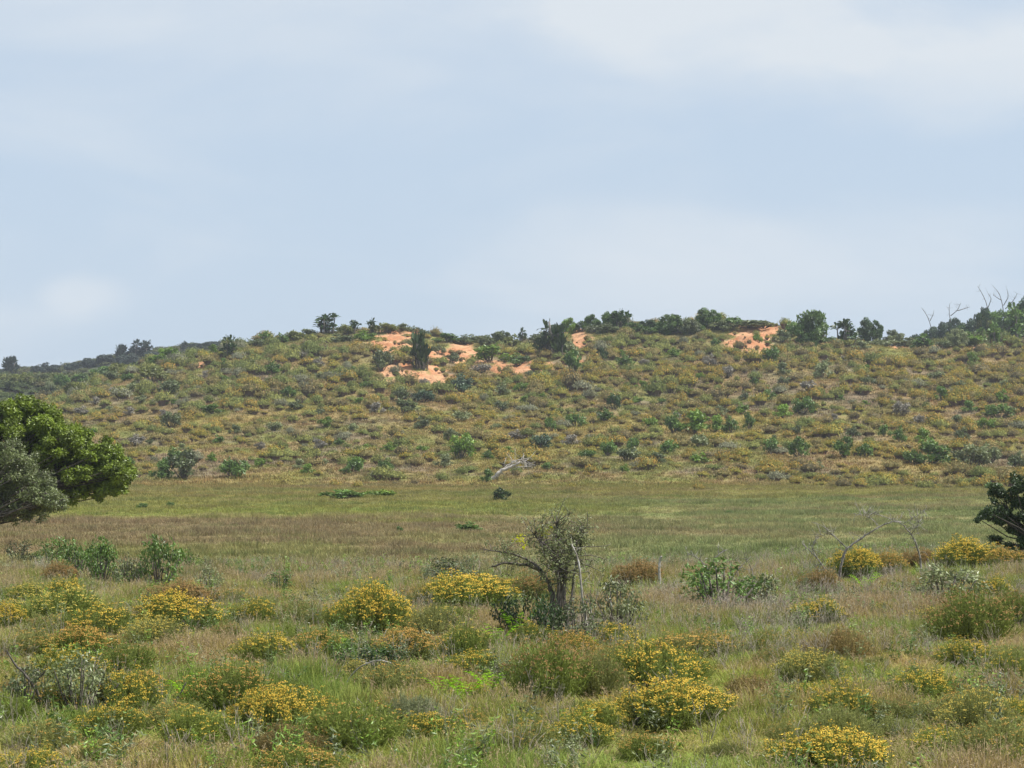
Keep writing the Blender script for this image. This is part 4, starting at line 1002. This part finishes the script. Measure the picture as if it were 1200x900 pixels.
SL = [
 (190, 562, 32, 26, G_MID * .8, 'dark green shrub at the dune foot, left of a taller one'), (216, 562, 42, 38, G_DULL, 'taller dull green shrub at the dune foot by the big left tree'),
 (204, 545, 30, 24, G_MID * .8, 'green shrub above the pair at the dune foot'), (276, 560, 36, 26, G_MID * .9, 'rounded green shrub alone at the dune foot, left'),
 (248, 542, 14, 14, G_BRIGHT * .8, 'small bright shrub right of the pair of green shrubs'), (256, 520, 16, 12, G_MID, 'tiny green shrub uphill of the small bright one'),
 (415, 554, 30, 20, G_MID, 'bright topped green shrub between the left foot and the fallen trunk'), (406, 556, 18, 10, G_MID, 'low green shrub hugging the left of the bright topped one'),
 (360, 556, 18, 14, G_BRIGHT * .8, 'small green shrub right of the yellow patch on the dune foot'), (352, 550, 20, 14, G_GREY, 'grey shrub just above the small green one at the dune foot'),
 (166, 597, 14, 9, G_MID * .8, 'left of two tiny shrubs in the meadow by the big left tree'), (200, 595, 11, 8, G_MID * .8, 'right of two tiny shrubs in the meadow by the big left tree'),
 (540, 538, 34, 32, G_BRIGHT * .85, 'bright green shrub above and left of the fallen trunk'), (520, 548, 26, 18, G_GREY * .8, 'grey green shrub left of the bright one by the fallen trunk'),
 (570, 566, 18, 19, G_MID * .8, 'dark upright shrub at the root of the fallen trunk'), (587, 588, 22, 18, G_DARK, 'dark round shrub alone in the meadow below the fallen trunk'),
 (633, 526, 32, 18, G_BLUE, 'blue grey shrub uphill right of the fallen trunk'), (645, 506, 14, 20, G_MID, 'thin green shrub above the blue grey one'),
 (676, 500, 24, 18, G_MID * .9, 'open green shrub in the middle of the slope'), (720, 480, 18, 20, G_DARK * 1.2, 'dark upright shrub high in the middle of the slope'),
 (790, 508, 24, 28, G_MID * .9, 'left end shrub of the long bright green thicket'), (812, 508, 44, 30, G_BRIGHT * .75, 'main mass of the long bright green thicket on the right slope'),
 (838, 506, 26, 22, G_BRIGHT * .8, 'shrub at the right of the long green thicket'), (856, 507, 22, 22, G_MID * .9, 'small shrub next right of the long green thicket'), (877, 503, 16, 22, G_MID * .9, 'narrow shrub last in line right of the thicket'),
 (917, 490, 24, 18, G_BRIGHT, 'yellow green shrub above and right of the long thicket'), (940, 486, 30, 22, G_MID * .9, 'dull green shrub right of the yellow green one'),
 (902, 532, 24, 20, G_MID, 'green shrub on the lower right slope, left of a pair'), (936, 536, 28, 26, G_MID, 'open green shrub in the lower right slope'),
 (990, 537, 30, 28, G_MID * .9, 'rounded green shrub on the lower right slope'), (1014, 536, 22, 18, G_MID, 'lighter shrub right of the rounded one, lower right slope'),
 (1037, 512, 16, 16, G_MID, 'small shrub uphill on the right slope'), (1054, 519, 18, 22, G_MID, 'upright green shrub on the right slope'), (1080, 518, 20, 18, G_BRIGHT * .8, 'light green shrub right of the upright one'),
 (1090, 545, 48, 30, G_MID * .75, 'dark green thicket at the dune foot on the right'), (1072, 545, 24, 20, G_MID * .8, 'dark shrub at the left of the dark green thicket'),
 (1140, 547, 46, 28, G_GREY * .8, 'grey green shrub right of the dark green thicket'), (1160, 543, 34, 26, G_GREY, 'pale grey shrub second right of the dark thicket'), (1192, 549, 28, 22, G_DULL, 'dull shrub at the right edge by the dune foot'),
 (1170, 490, 38, 18, G_MID * .9, 'wide green shrub on the upper right slope'), (1103, 470, 20, 20, G_MID, 'upright green shrub high on the right slope'), (1136, 484, 20, 16, G_MID, 'small green shrub left of the wide one, upper right slope'),
 (820, 543, 28, 14, G_BRIGHT * .85, 'low bright green shrub on the lower slope under the long thicket'), (785, 532, 24, 18, G_MID, 'soft green shrub below the left of the long thicket'),
 (712, 534, 22, 20, G_MID, 'green shrub between the blue grey one and the low slope'), (742, 528, 16, 18, G_MID, 'thin shrub in a group of three below the middle slope'), (735, 540, 34, 18, G_DULL, 'dull spreading shrub in the lowest middle slope'),
 (447, 434, 28, 26, G_DULL, 'grey green shrub below the lip of the left sand scar'), (540, 460, 34, 24, G_BLUE * 1.1, 'dark grey green shrub below the left sand scar'),
 (670, 438, 24, 34, G_MID * .9, 'tall green shrub under the middle sand scar'), (705, 422, 16, 16, G_DARK * 1.1, 'dark shrub right of the middle sand scar'),
 (530, 426, 20, 14, G_DULL, 'small shrub inside the sand right of the dark column'), (575, 424, 46, 22, G_BRIGHT * .7, 'low light green shrub along the sand edge left of the tall strelitzia'),
 (607, 428, 30, 16, G_MID * .75, 'dark low shrub left of the tallest strelitzia clump'), (497, 472, 28, 16, G_BLUE, 'dark shrub under the left sand scar'), (472, 484, 38, 18, G_DULL, 'dome shaped grey green shrub below the left sand scar'),
 (515, 415, 18, 12, G_DULL, 'small shrub between two patches of the left sand scar'), (545, 403, 34, 12, G_DULL, 'low skyline scrub right of the left sand scar'), (555, 401, 26, 10, G_OLIVE, 'low brownish scrub on the skyline right of the sand'),
 (452, 390, 34, 12, G_OLIVE, 'low olive scrub capping the left sand scar'), (474, 387, 20, 9, G_DULL, 'brownish low scrub on top of the left sand scar'), (426, 400, 34, 14, G_BRIGHT * .75, 'fresh green scrub left of the left sand scar'),
 (876, 384, 60, 10, G_DULL, 'low scrub capping the wide orange sand scar'), (848, 388, 28, 14, G_DULL, 'scrub at the left lip of the wide sand scar'), (888, 402, 12, 12, G_BRIGHT * .8, 'small yellow green shrub inside the wide sand scar'),
 (915, 402, 24, 18, G_DULL, 'dull shrub at the right lip of the wide sand scar'), (1010, 410, 26, 12, G_GREY, 'pale spiky shrub below the second round tree'), (1076, 410, 22, 14, G_MID * .8, 'green shrub below the pale grey green tree'),
 (330, 403, 22, 14, G_MID * .9, 'green shrub on the skyline right of the small strelitzia'), (350, 398, 20, 9, G_OLIVE, 'low olive scrub left of the widest strelitzia clump'), (398, 402, 40, 12, G_DULL, 'flat dull scrub under the widest strelitzia clump'),
 (250, 485, 30, 12, G_MID * .8, 'green shrub low on the left knoll'), (196, 462, 40, 18, G_DULL, 'wide dull shrub on the left knoll'), (180, 448, 34, 20, G_OLIVE * .9, 'olive shrub high on the left knoll'),
 (1165, 575, 22, 12, G_MID * .8, 'dark green shrub in the meadow behind the black green tree'), (1196, 578, 16, 12, G_MID * .8, 'dark shrub in the meadow at the right edge'),
 (855, 604, 12, 6, G_MID * .8, 'tiny dark tuft in the green meadow right of the small tree'), (550, 624, 36, 14, G_MID * .9, 'low ragged shrub in the meadow left of the small tree'),
 (400, 585, 60, 12, G_MID, 'low pale green shrub patch at the meadow\'s far edge, left of centre'), (442, 583, 40, 10, G_BRIGHT * .8, 'light green shrub right of the pale green patch in the meadow'), (468, 625, 10, 9, G_MID, 'tiny tuft shrub in the meadow left of the ragged one'),
]
for a in SL: place_leafy(MIDL, a[0], a[1], a[2], a[3], a[4], a[5], 'shrub', 'green shrubs on the dune slope and meadow', name='slope_shrub', hi=404)
CR_X = [(345, 397, 'low scrub left of the widest strelitzia'), (362, 393, 'low scrub touching the left of the widest strelitzia'), (405, 390, 'low scrub right of the widest strelitzia'), (300, 404, 'low scrub left of the first small strelitzia'),
        (700, 388, 'low scrub under the small crest tree'), (712, 390, 'low scrub left of the spiky clump'), (745, 388, 'low scrub right of the spiky clump'), (757, 390, 'second low scrub right of the spiky clump'), (772, 390, 'low scrub left of the dark rounded tree'),
        (797, 389, 'low scrub right of the dark rounded tree'), (815, 387, 'low scrub left of the bare twigged tree'), (845, 384, 'low scrub right of the bare twigged tree'), (860, 382, 'scrub on the left rim above the wide sand scar'), (895, 383, 'scrub on the right rim above the wide sand scar'),
        (925, 392, 'scrub left of the largest round tree'), (972, 402, 'scrub right of the largest round tree'), (1036, 404, 'scrub between the second round tree and the pale one'), (1062, 405, 'scrub right of the pale grey green tree'),
        (525, 400, 'scrub above the sand right of the dark column'), (570, 404, 'low scrub on the skyline dip left of the small open tree'), (600, 404, 'low scrub right of the small open tree'), (630, 402, 'scrub behind the tallest strelitzia clump'), (682, 386, 'scrub on top of the middle sand scar'),
        (1140, 404, 'scrub left of the right edge strelitzias'), (1105, 406, 'scrub in front of the flat topped trees')]
rc = np.random.default_rng(71)
for px, py, lab in CR_X:
    SL.append((px, py + 2, 20 + 16 * rc.random(), 9 + 7 * rc.random(), [G_MID * .9, G_DULL, G_OLIVE, G_GREY * .85, G_MID * .75][rc.integers(5)], lab)); a = SL[-1]
    place_leafy(MIDL, *a[:4], a[4], a[5], 'shrub', 'green shrubs along the dune crest', name='crest_shrub', hi=404)
occupied = [(a[0], a[1], a[2]) for a in SL]
rs = np.random.default_rng(8); seen = {}
n_ = 0
while n_ < 120:
    px = 90 + 1110 * rs.random(); py = 405 + 150 * rs.random()
    if any(abs(px - a) < 0.5 * w + 10 and abs(py - b) < 12 for a, b, w in occupied): continue
    kx, kz = ray(px, py); p = gp(px, py, 0, 404)
    if sand_mask(np.array([p.x]), np.array([p.y]), np.array([p.z]))[0] > -0.1: continue
    if p.y > 398: continue
    c_, word, nm = [(G_MID * .85, 'green', 'slope_shrub'), (G_GREY, 'grey', 'grey_shrub'), (G_BRIGHT * .75, 'light green', 'slope_shrub'), (G_DULL, 'dull green', 'slope_shrub'), (lin(140, 134, 120), 'bare greyish', 'grey_shrub')][rs.integers(5)]
    w = 10 + 16 * rs.random(); h = w * (0.5 + 0.35 * rs.random())
    size = 'small' if w < 15 else ('medium' if w < 21 else 'larger')
    lab = f'{size} {word} shrub on the slope, {near_name(px, py)}'
    place_leafy(MIDL, px, py, w, h, c_, lab, 'shrub', 'green shrubs on the dune slope and meadow' if nm == 'slope_shrub' else 'grey shrubs on the dune slope', name=nm, hi=404)
    occupied.append((px, py, w)); n_ += 1

# ------------------------------------------------------------------ scattered cover: instances on points
def scatter(name, pts, protos, scale, icol, tilt=0.12, seed=0, kindname='stuff', label=None, cat=None, weights=None):
    n = len(pts); r = np.random.default_rng(seed)
    me = bpy.data.meshes.new(name); me.vertices.add(n); me.vertices.foreach_set('co', np.asarray(pts, np.float32).ravel())
    a = me.attributes.new('icol', 'FLOAT_COLOR', 'POINT'); a.data.foreach_set('color', np.concatenate([icol, np.ones((n, 1))], 1).astype(np.float32).ravel())
    a = me.attributes.new('isc', 'FLOAT_VECTOR', 'POINT'); a.data.foreach_set('vector', np.asarray(scale, np.float32).ravel())
    rot = np.stack([r.normal(0, tilt, n), r.normal(0, tilt, n), r.random(n) * 6.283], 1)
    a = me.attributes.new('irot', 'FLOAT_VECTOR', 'POINT'); a.data.foreach_set('vector', rot.astype(np.float32).ravel())
    a = me.attributes.new('iid', 'INT', 'POINT'); a.data.foreach_set('value', (weights if weights is not None else r.integers(0, len(protos), n)).astype(np.int32))
    o = obj(name, me); o['kind'] = 'stuff'; 
    if label: o['label'] = label; o['category'] = cat
    c = bpy.data.collections.new(name + '_kinds')
    for i, m in enumerate(protos):
        po = bpy.data.objects.new(f'{name}_{i:02d}', m); c.objects.link(po)
    ng = bpy.data.node_groups.new(name, 'GeometryNodeTree')
    ng.interface.new_socket('Geometry', in_out='INPUT', socket_type='NodeSocketGeometry')
    ng.interface.new_socket('Geometry', in_out='OUTPUT', socket_type='NodeSocketGeometry')
    N = ng.nodes.new; l = ng.links.new
    gi, go = N('NodeGroupInput'), N('NodeGroupOutput')
    ci = N('GeometryNodeCollectionInfo'); ci.inputs['Collection'].default_value = c; ci.inputs['Separate Children'].default_value = True; ci.inputs['Reset Children'].default_value = True
    ip = N('GeometryNodeInstanceOnPoints'); ip.inputs['Pick Instance'].default_value = True
    def na(nm, ty):
        x = N('GeometryNodeInputNamedAttribute'); x.data_type = ty; x.inputs['Name'].default_value = nm
        return [s for s in x.outputs if s.enabled and s.name == 'Attribute'][0]
    er = N('FunctionNodeEulerToRotation')
    l(gi.outputs[0], ip.inputs['Points']); l(ci.outputs[0], ip.inputs['Instance']); l(na('iid', 'INT'), ip.inputs['Instance Index'])
    l(na('irot', 'FLOAT_VECTOR'), er.inputs[0]); l(er.outputs[0], ip.inputs['Rotation']); l(na('isc', 'FLOAT_VECTOR'), ip.inputs['Scale'])
    l(ip.outputs[0], go.inputs[0])
    md = o.modifiers.new('scatter', 'NODES'); md.node_group = ng
    return o

def tuft(seed, blades=16, h=0.42, w=0.009, spread=0.10, lean=0.35, seeds=0, segs=3):
    r = np.random.default_rng(seed); q = Q()
    a = r.random(blades) * 6.283; rad = spread * np.sqrt(r.random(blades)); az = a + r.normal(0, 0.8, blades)
    b = np.stack([rad * np.cos(a), rad * np.sin(a), np.full(blades, -0.02)], 1)
    L_ = h * (0.5 + 0.6 * r.random(blades)); ln = lean * (0.2 + r.random(blades))
    d = np.stack([np.cos(az), np.sin(az), 0 * az], 1); tn = r.random(blades)
    s = np.stack([-np.sin(az + r.normal(0, 0.7, blades)), np.cos(az), 0 * az], 1); s = unit(s)
    P = lambda t: b + d * (L_ * ln * t ** 1.8)[:, None] + np.array([0, 0, 1.0]) * (L_ * t * (1 - 0.22 * ln * t))[:, None]
    ts = np.linspace(0, 1, segs + 1); ws = w * np.array([0.8, 1.0, 0.75, 0.12]) if segs == 3 else w * np.array([0.9, 0.9, 0.12])
    for i in range(segs):
        q.quads(np.stack([P(ts[i]) - s * ws[i] / 2, P(ts[i]) + s * ws[i] / 2, P(ts[i + 1]) + s * ws[i + 1] / 2, P(ts[i + 1]) - s * ws[i + 1] / 2], 1), tn)
    if seeds:
        k = min(seeds, blades); Ltop = P(1.0)[:k] + np.array([0, 0, 1.0]) * (h * 0.35 * r.random(k))[:, None]
        q.quads(np.stack([P(0.6)[:k] - s[:k] * 0.002, P(0.6)[:k] + s[:k] * 0.002, Ltop + s[:k] * 0.002, Ltop - s[:k] * 0.002], 1), tn[:k], 1)
        for j in range(5):
            p = Ltop + r.normal(0, 0.012, (k, 3)) - [0, 0, 0.02 * j]
            leaves(q, p, unit(r.normal(0, 1, (k, 3))), unit(r.normal(0, 0.6, (k, 3)) + [0, 0, 1]), 0.036, 0.009, r.random(k), 1)
    return q.mesh('tuft', [M['grass'], M['seed']])
TU = [tuft(i, 22, 0.27, 0.008, 0.13, 0.6) for i in range(4)] + [tuft(10 + i, 18, 0.29, 0.007, 0.12, 0.5, 4) for i in range(3)]
def fan_points(n, y0, y1, seed, margin=1.25, pad=3.0):
    """uniform over the ground area between two distances"""
    r = np.random.default_rng(seed); y = []
    hw = lambda y: 0.2126 * y * margin + pad
    Y = y0 + (y1 - y0) * r.random(n * 3); keep = r.random(n * 3) < hw(Y) / hw(y1); Y = Y[keep][:n]
    X = (2 * r.random(len(Y)) - 1) * hw(Y)
    return X, Y, r
# foreground sward
X, Y, r = fan_points(76000, 20, 68, 1)
k = Y < 62 + 5 * sstep(0, 12, X) + r.normal(0, 2.5, len(X)); X, Y = X[k], Y[k]
Z = terrain(X, Y); colr, _ = ground_colour(X, Y, Z)
hgt = 0.35 + 1.1 * sstep(0.3, 0.75, fbm(X / 1.3 + 5, Y / 1.8, 3)); near_b = np.full(len(X), 9.0)
for (bx, by, bw) in BUSHES:
    near_b = np.minimum(near_b, np.hypot((X - bx), np.where(Y < by, (Y - by) * 0.46, Y - by)) / bw)
hgt = hgt * np.where(near_b < 0.42, 0.25, 0.42 + 0.58 * sstep(0.45, 1.1, near_b)); patch = fbm(X / 1.4 + 60, Y / 2.0, 3)
wid = np.where(patch > 0.56, 1.0, 1.0)
sc3 = np.stack([0.9 + 0.5 * r.random(len(X)), 0.9 + 0.5 * r.random(len(X)), hgt * (0.75 + 0.5 * r.random(len(X)))], 1)
pinkish = sstep(0.45, 0.6, fbm(X / 1.1, Y / 1.6, 3) * 0.5 + fbm(X / 4.0 + 31, Y / 6.0, 3) * 0.5)
idx = np.where(r.random(len(X)) < 0.10 + 0.42 * pinkish, 4 + r.integers(0, 3, len(X)), r.integers(0, 4, len(X)))
jit = 1 + r.normal(0, 0.14, (len(X), 1)) + r.normal(0, 0.05, (len(X), 3))
scatter('foreground_grass', np.stack([X, Y, Z], 1), TU, sc3, np.clip(colr * jit * 1.0, 0.01, 0.9), 0.15, 2, label='mixed green and pinkish brown seeding grass covering the near ground', cat='grass', weights=idx)

# dead twigs, herbs and small weeds among the grass
def herb(seed, mt):
    r = np.random.default_rng(seed); q = Q()
    for i in range(7):
        a = r.random() * 6.283; e = np.array([math.cos(a) * 0.16, math.sin(a) * 0.16, 0.2 + 0.22 * r.random()]); q.tube([[0, 0, -0.02], e * 0.5 + [0, 0, 0.03], e], 0.003, 3, 0)
        n = 9; t = 0.3 + 0.7 * r.random(n)
        leaves(q, e * t[:, None], unit(r.normal(0, 0.6, (n, 3)) + [0, 0, 1]), unit(r.normal(0, 1, (n, 3)) + [0, 0, 0.4]), 0.04 + 0.03 * r.random(n), 0.02, r.random(n), 0)
    return q.mesh('herb', [M[mt]])
HB = [herb(500 + i, 'leaf_inst') for i in range(3)]
def dry(seed):
    r = np.random.default_rng(seed); q = Q(); twigs(q, r, 8, 0.42, 0.26, 0.0045, fork=3, k=3); return q.mesh('dry', [M['dry']])
DR = [dry(520 + i) for i in range(3)]
X, Y, r = fan_points(3400, 20, 74, 5); Z = terrain(X, Y); pat = fbm(X / 2.0 + 8, Y / 3.0 + 8, 3)
k = pat > 0.48; X, Y, Z = X[k], Y[k], Z[k]; cc = np.array([G_MID, G_BRIGHT, G_GREY, G_DULL])[r.integers(0, 4, len(X))]
scatter('ground_herbs', np.stack([X, Y, Z], 1), HB, np.repeat((0.6 + 0.7 * r.random(len(X)))[:, None], 3, 1), cc, 0.2, 6, label='small leafy herbs growing among the near grass', cat='herbs')
X, Y, r = fan_points(1500, 20, 74, 7)
extra = np.concatenate([np.stack([r.normal(8.5, 4.0, 500), r.normal(54, 7, 500)], 1), np.stack([r.normal(4.3, 1.3, 420), r.normal(48, 5, 420)], 1), np.stack([r.normal(1.1, 0.5, 60), r.normal(41, 1.2, 60)], 1)])
X = np.concatenate([X, extra[:, 0]]); Y = np.concatenate([Y, np.clip(extra[:, 1], 30, 72)]); Z = terrain(X, Y)
scatter('dry_stalks', np.stack([X, Y, Z], 1), DR, np.repeat((0.5 + 0.7 * r.random(len(X)))[:, None], 3, 1), np.ones((len(X), 3)) * .3, 0.2, 8, label='thin grey dead stalks standing in the near grass', cat='dry stalks')

# meadow sward: short fine grass
TM = [tuft(40 + i, 22, 0.34, 0.022, 0.30, 0.45, 0, 2) for i in range(4)]
X, Y, r = fan_points(70000, 55, 216, 9, 1.15, 4)
Z = terrain(X, Y); colr, _ = ground_colour(X, Y, Z); jit = 1 + r.normal(0, 0.10, (len(X), 1)) + r.normal(0, 0.03, (len(X), 3))
s_ = 1.0 + 0.5 * r.random(len(X)); hz_ = 0.35 + 1.15 * sstep(0.3, 0.75, fbm(X / 2.2, Y / 3.0, 3))
scatter('meadow_grass', np.stack([X, Y, Z], 1), TM, np.stack([s_, s_, hz_ * 0.72], 1), np.clip(colr * jit, 0.01, 0.9), 0.12, 10, label='fine short grass in green, olive and brown bands over the flat meadow', cat='grass')
# slope sward
TS = [tuft(60 + i, 20, 0.42, 0.045, 0.42, 0.5, 0, 2) for i in range(4)]
X, Y, r = fan_points(80000, 212, 404, 11, 1.12, 5)
Z = terrain(X, Y); colr, m_ = ground_colour(X, Y, Z); k = (m_ < -0.12) | (r.random(len(X)) < 0.02); X, Y, Z, colr = X[k], Y[k], Z[k], colr[k]
jit = 1 + r.normal(0, 0.2, (len(X), 1)) + r.normal(0, 0.06, (len(X), 3)); s_ = 0.8 + 0.8 * r.random(len(X))
scatter('slope_grass', np.stack([X, Y, Z], 1), TS, np.stack([s_, s_, s_ * 0.42], 1), np.clip(colr * jit, 0.01, 0.9), 0.2, 12, label='dry mixed grass between the shrubs of the dune slope', cat='grass')

# ------------------------------------------------------------------ low shrubs of the dune slope
def slope_shrubs():
    r = np.random.default_rng(21); out = []
    step = 1.62
    for y in np.arange(190, 403, step * 1.2):
        hw = 0.2126 * y * 1.1 + 5
        xs = np.arange(-hw, hw, step); xs = xs + r.normal(0, 0.42, len(xs)) + (step / 2) * (int(y / step) % 2)
        ys = y + r.normal(0, 0.65, len(xs)); out.append(np.stack([xs, ys], 1))
    P = np.concatenate(out); X, Y = P[:, 0], P[:, 1]; Z = terrain(X, Y)
    u, v = to_px(X, Y, Z); m = sand_mask(X, Y, Z)
    dens = 0.46 + 0.42 * sstep(0.35, 0.6, fbm(X / 8.0 + 3, Y / 8.0, 3)) - 0.75 * sstep(232, 208, Y + 60 * (fbm(X / 11.0 + 4, Y / 8.0, 3) - 0.5))
    dens = dens - 0.24 * sstep(400, 150, u) * sstep(470, 500, v) - 0.14 * sstep(470, 500, v)       # open brown grass at lower left
    dens = np.where(m > 0.22, 0.34, np.where(m > 0.0, 0.42, np.where(m > -0.15, 0.5, dens)))
    k = r.random(len(X)) < dens
    for a, b, w in occupied:
        k &= ~((np.abs(u - a) < w * 0.45) & (v > b - 6) & (v < b + 8))
    X, Y, Z, u, v = X[k], Y[k], Z[k], u[k], v[k]; n = len(X)
    big = fbm(X / 15.0 + 9, Y / 15.0, 2)
    w = (0.72 + 1.3 * r.random(n) ** 1.7) * (0.85 + 0.35 * big) * np.where(v < 470, 1.12, 1.0) * (0.62 + 0.8 * fbm(X / 4.5 + 60, Y / 4.5, 2)) * np.where(m[k] > 0, 0.3 + 0.5 * r.random(n) ** 2, 1.0)
    h = (0.25 + 0.85 * w) * (0.72 + 0.50 * r.random(n)) * np.where(v > 480, 0.8, 1.0)
    g = fbm(X / 7.0 + 33, Y / 7.0 + 12, 3)
    knoll = sstep(400, 250, u) * sstep(490, 460, v)
    yel = np.clip(0.32 + 1.6 * (g - 0.5) + 0.16 * sstep(500, 900, u) - 0.4 * knoll - 0.3 * sstep(425, 400, v) - 0.15 * sstep(250, 420, 660 - v), 0.02, 0.8)
    q = r.random(n)
    kind = np.where(q < yel * 0.42, 0, np.where(q < yel, 1, np.where(q < yel + 0.34 - 0.1 * knoll, 2, np.where(q < yel + 0.60, 3, 4))))
    fol = np.array([lin(138, 136, 70), lin(138, 130, 72), lin(138, 128, 84), lin(128, 132, 78), lin(118, 128, 74)])[kind]
    gg = np.where((kind == 4) & (r.random(n) < 0.4))[0]; fol[gg] = lin(136, 136, 116)
    br = np.where((kind == 2) & (r.random(n) < 0.3))[0]; fol[br] = lin(118, 108, 84)
    fol = fol * (1 + r.normal(0, 0.12, (n, 1)))
    return X, Y, Z, w, h, kind, np.clip(fol, 0.01, 0.5), u, v
X, Y, Z, w_, h_, kd, fol, u_, v_ = slope_shrubs()
KP = ['petal_yellow', 'petal_orange', 'petal_rust', 'petal_pale', 'green']
apparent = w_ * h_ / Y ** 2; inview = (u_ > -5) & (u_ < 1205)
order = np.argsort(-apparent * inview)
single = np.zeros(len(X), bool)
fl = [i for i in order if kd[i] < 4][:245]; gr_ = [i for i in order if kd[i] == 4][:90]
single[fl] = True; single[gr_] = True
CN = ['bright yellow flowered', 'ochre flowered', 'dull brown', 'pale olive', 'plain']
LABN = {}
for i in np.nonzero(single)[0]:
    kk = int(kd[i]); mesh = FARM[(KP[kk], 'object')][i % 3]
    px, py = float(u_[i]), float(v_[i])
    size = 'small' if w_[i] < 1.1 else ('middling' if w_[i] < 1.45 else 'wide')
    lab = f'{size} {CN[kk]} {"mound" if kk < 4 else "green mound"} shrub, {near_name(px, py)}'
    o = thing('mound_shrub' if kk < 4 else 'green_mound_shrub', lab, 'shrub', 'low flowering mounds on the dune slope' if kk < 4 else 'plain green mounds on the dune slope',
              (X[i], Y[i], Z[i] - 0.05), float(i) * 1.3, (w_[i], w_[i], h_[i] / 0.46 * 1.0 * 0.70), mesh)
    paint(o, fol[i])
rest = ~single
def rest_scatter(name, sel, kinds_, label):
    idx = kd[sel] * 3 + np.arange(sel.sum()) % 3
    pro = []
    for kk in range(4): pro += FARM[(KP[kk], 'inst')]
    if kinds_ == 'green': pro = FARM[('green', 'inst')][:3]; idx = np.arange(sel.sum()) % 3
    scatter(name, np.stack([X[sel], Y[sel], Z[sel] - 0.05], 1), pro, np.stack([w_[sel], w_[sel], h_[sel] / 0.46 * 0.70], 1), fol[sel], 0.1, 14, label=label, cat='scrub', weights=idx)
rest_scatter('flowering_scrub', rest & (kd < 4), 'fl', 'countless low ochre and rust flowered mounds covering the dune slope')
rest_scatter('green_scrub', rest & (kd == 4), 'green', 'countless small green and grey mounds among the flowering scrub of the dune')

# scrub on the farther hills
X2, Y2, r = fan_points(5200, 408, 800, 31, 1.15, 10)
X3, Y3, _r = fan_points(6000, 403, 540, 33, 1.15, 10); X2 = np.concatenate([X2, X3]); Y2 = np.concatenate([Y2, Y3]); Z2 = terrain(X2, Y2)
fc = np.array([lin(84, 100, 62), lin(100, 106, 66), lin(70, 84, 62), lin(104, 98, 74)])[r.integers(0, 4, len(X2))]
fc = fc * np.where(Y2 > 600, 0.62, 1.0)[:, None]; s_ = 2.0 + 2.5 * r.random(len(X2))
scatter('distant_scrub', np.stack([X2, Y2, Z2 - 0.2], 1), FARM[('green', 'inst')], np.stack([s_, s_, s_ * 0.8], 1), fc, 0.1, 32, label='dark scrub covering the farther ridges behind the dune', cat='scrub')

# ------------------------------------------------------------------ haze
HAZE = 0.00018
bm_v = [(-420, -70, -3), (420, -70, -3), (420, 1010, -3), (-420, 1010, -3), (-420, -70, 75), (420, -70, 75), (420, 1010, 75), (-420, 1010, 75)]
me = bpy.data.meshes.new('haze'); me.from_pydata(bm_v, [], [(0, 3, 2, 1), (4, 5, 6, 7), (0, 1, 5, 4), (1, 2, 6, 5), (2, 3, 7, 6), (3, 0, 4, 7)])
hm = bpy.data.materials.new('haze_air'); hm.use_nodes = True; hm.node_tree.nodes.clear()
v = hm.node_tree.nodes.new('ShaderNodeVolumePrincipled'); v.inputs['Color'].default_value = (0.86, 0.92, 1.0, 1); v.inputs['Density'].default_value = HAZE; v.inputs['Anisotropy'].default_value = 0.1
ho = hm.node_tree.nodes.new('ShaderNodeOutputMaterial'); hm.node_tree.links.new(v.outputs[0], ho.inputs['Volume'])
me.materials.append(hm); o = obj('haze', me); o['kind'] = 'stuff'
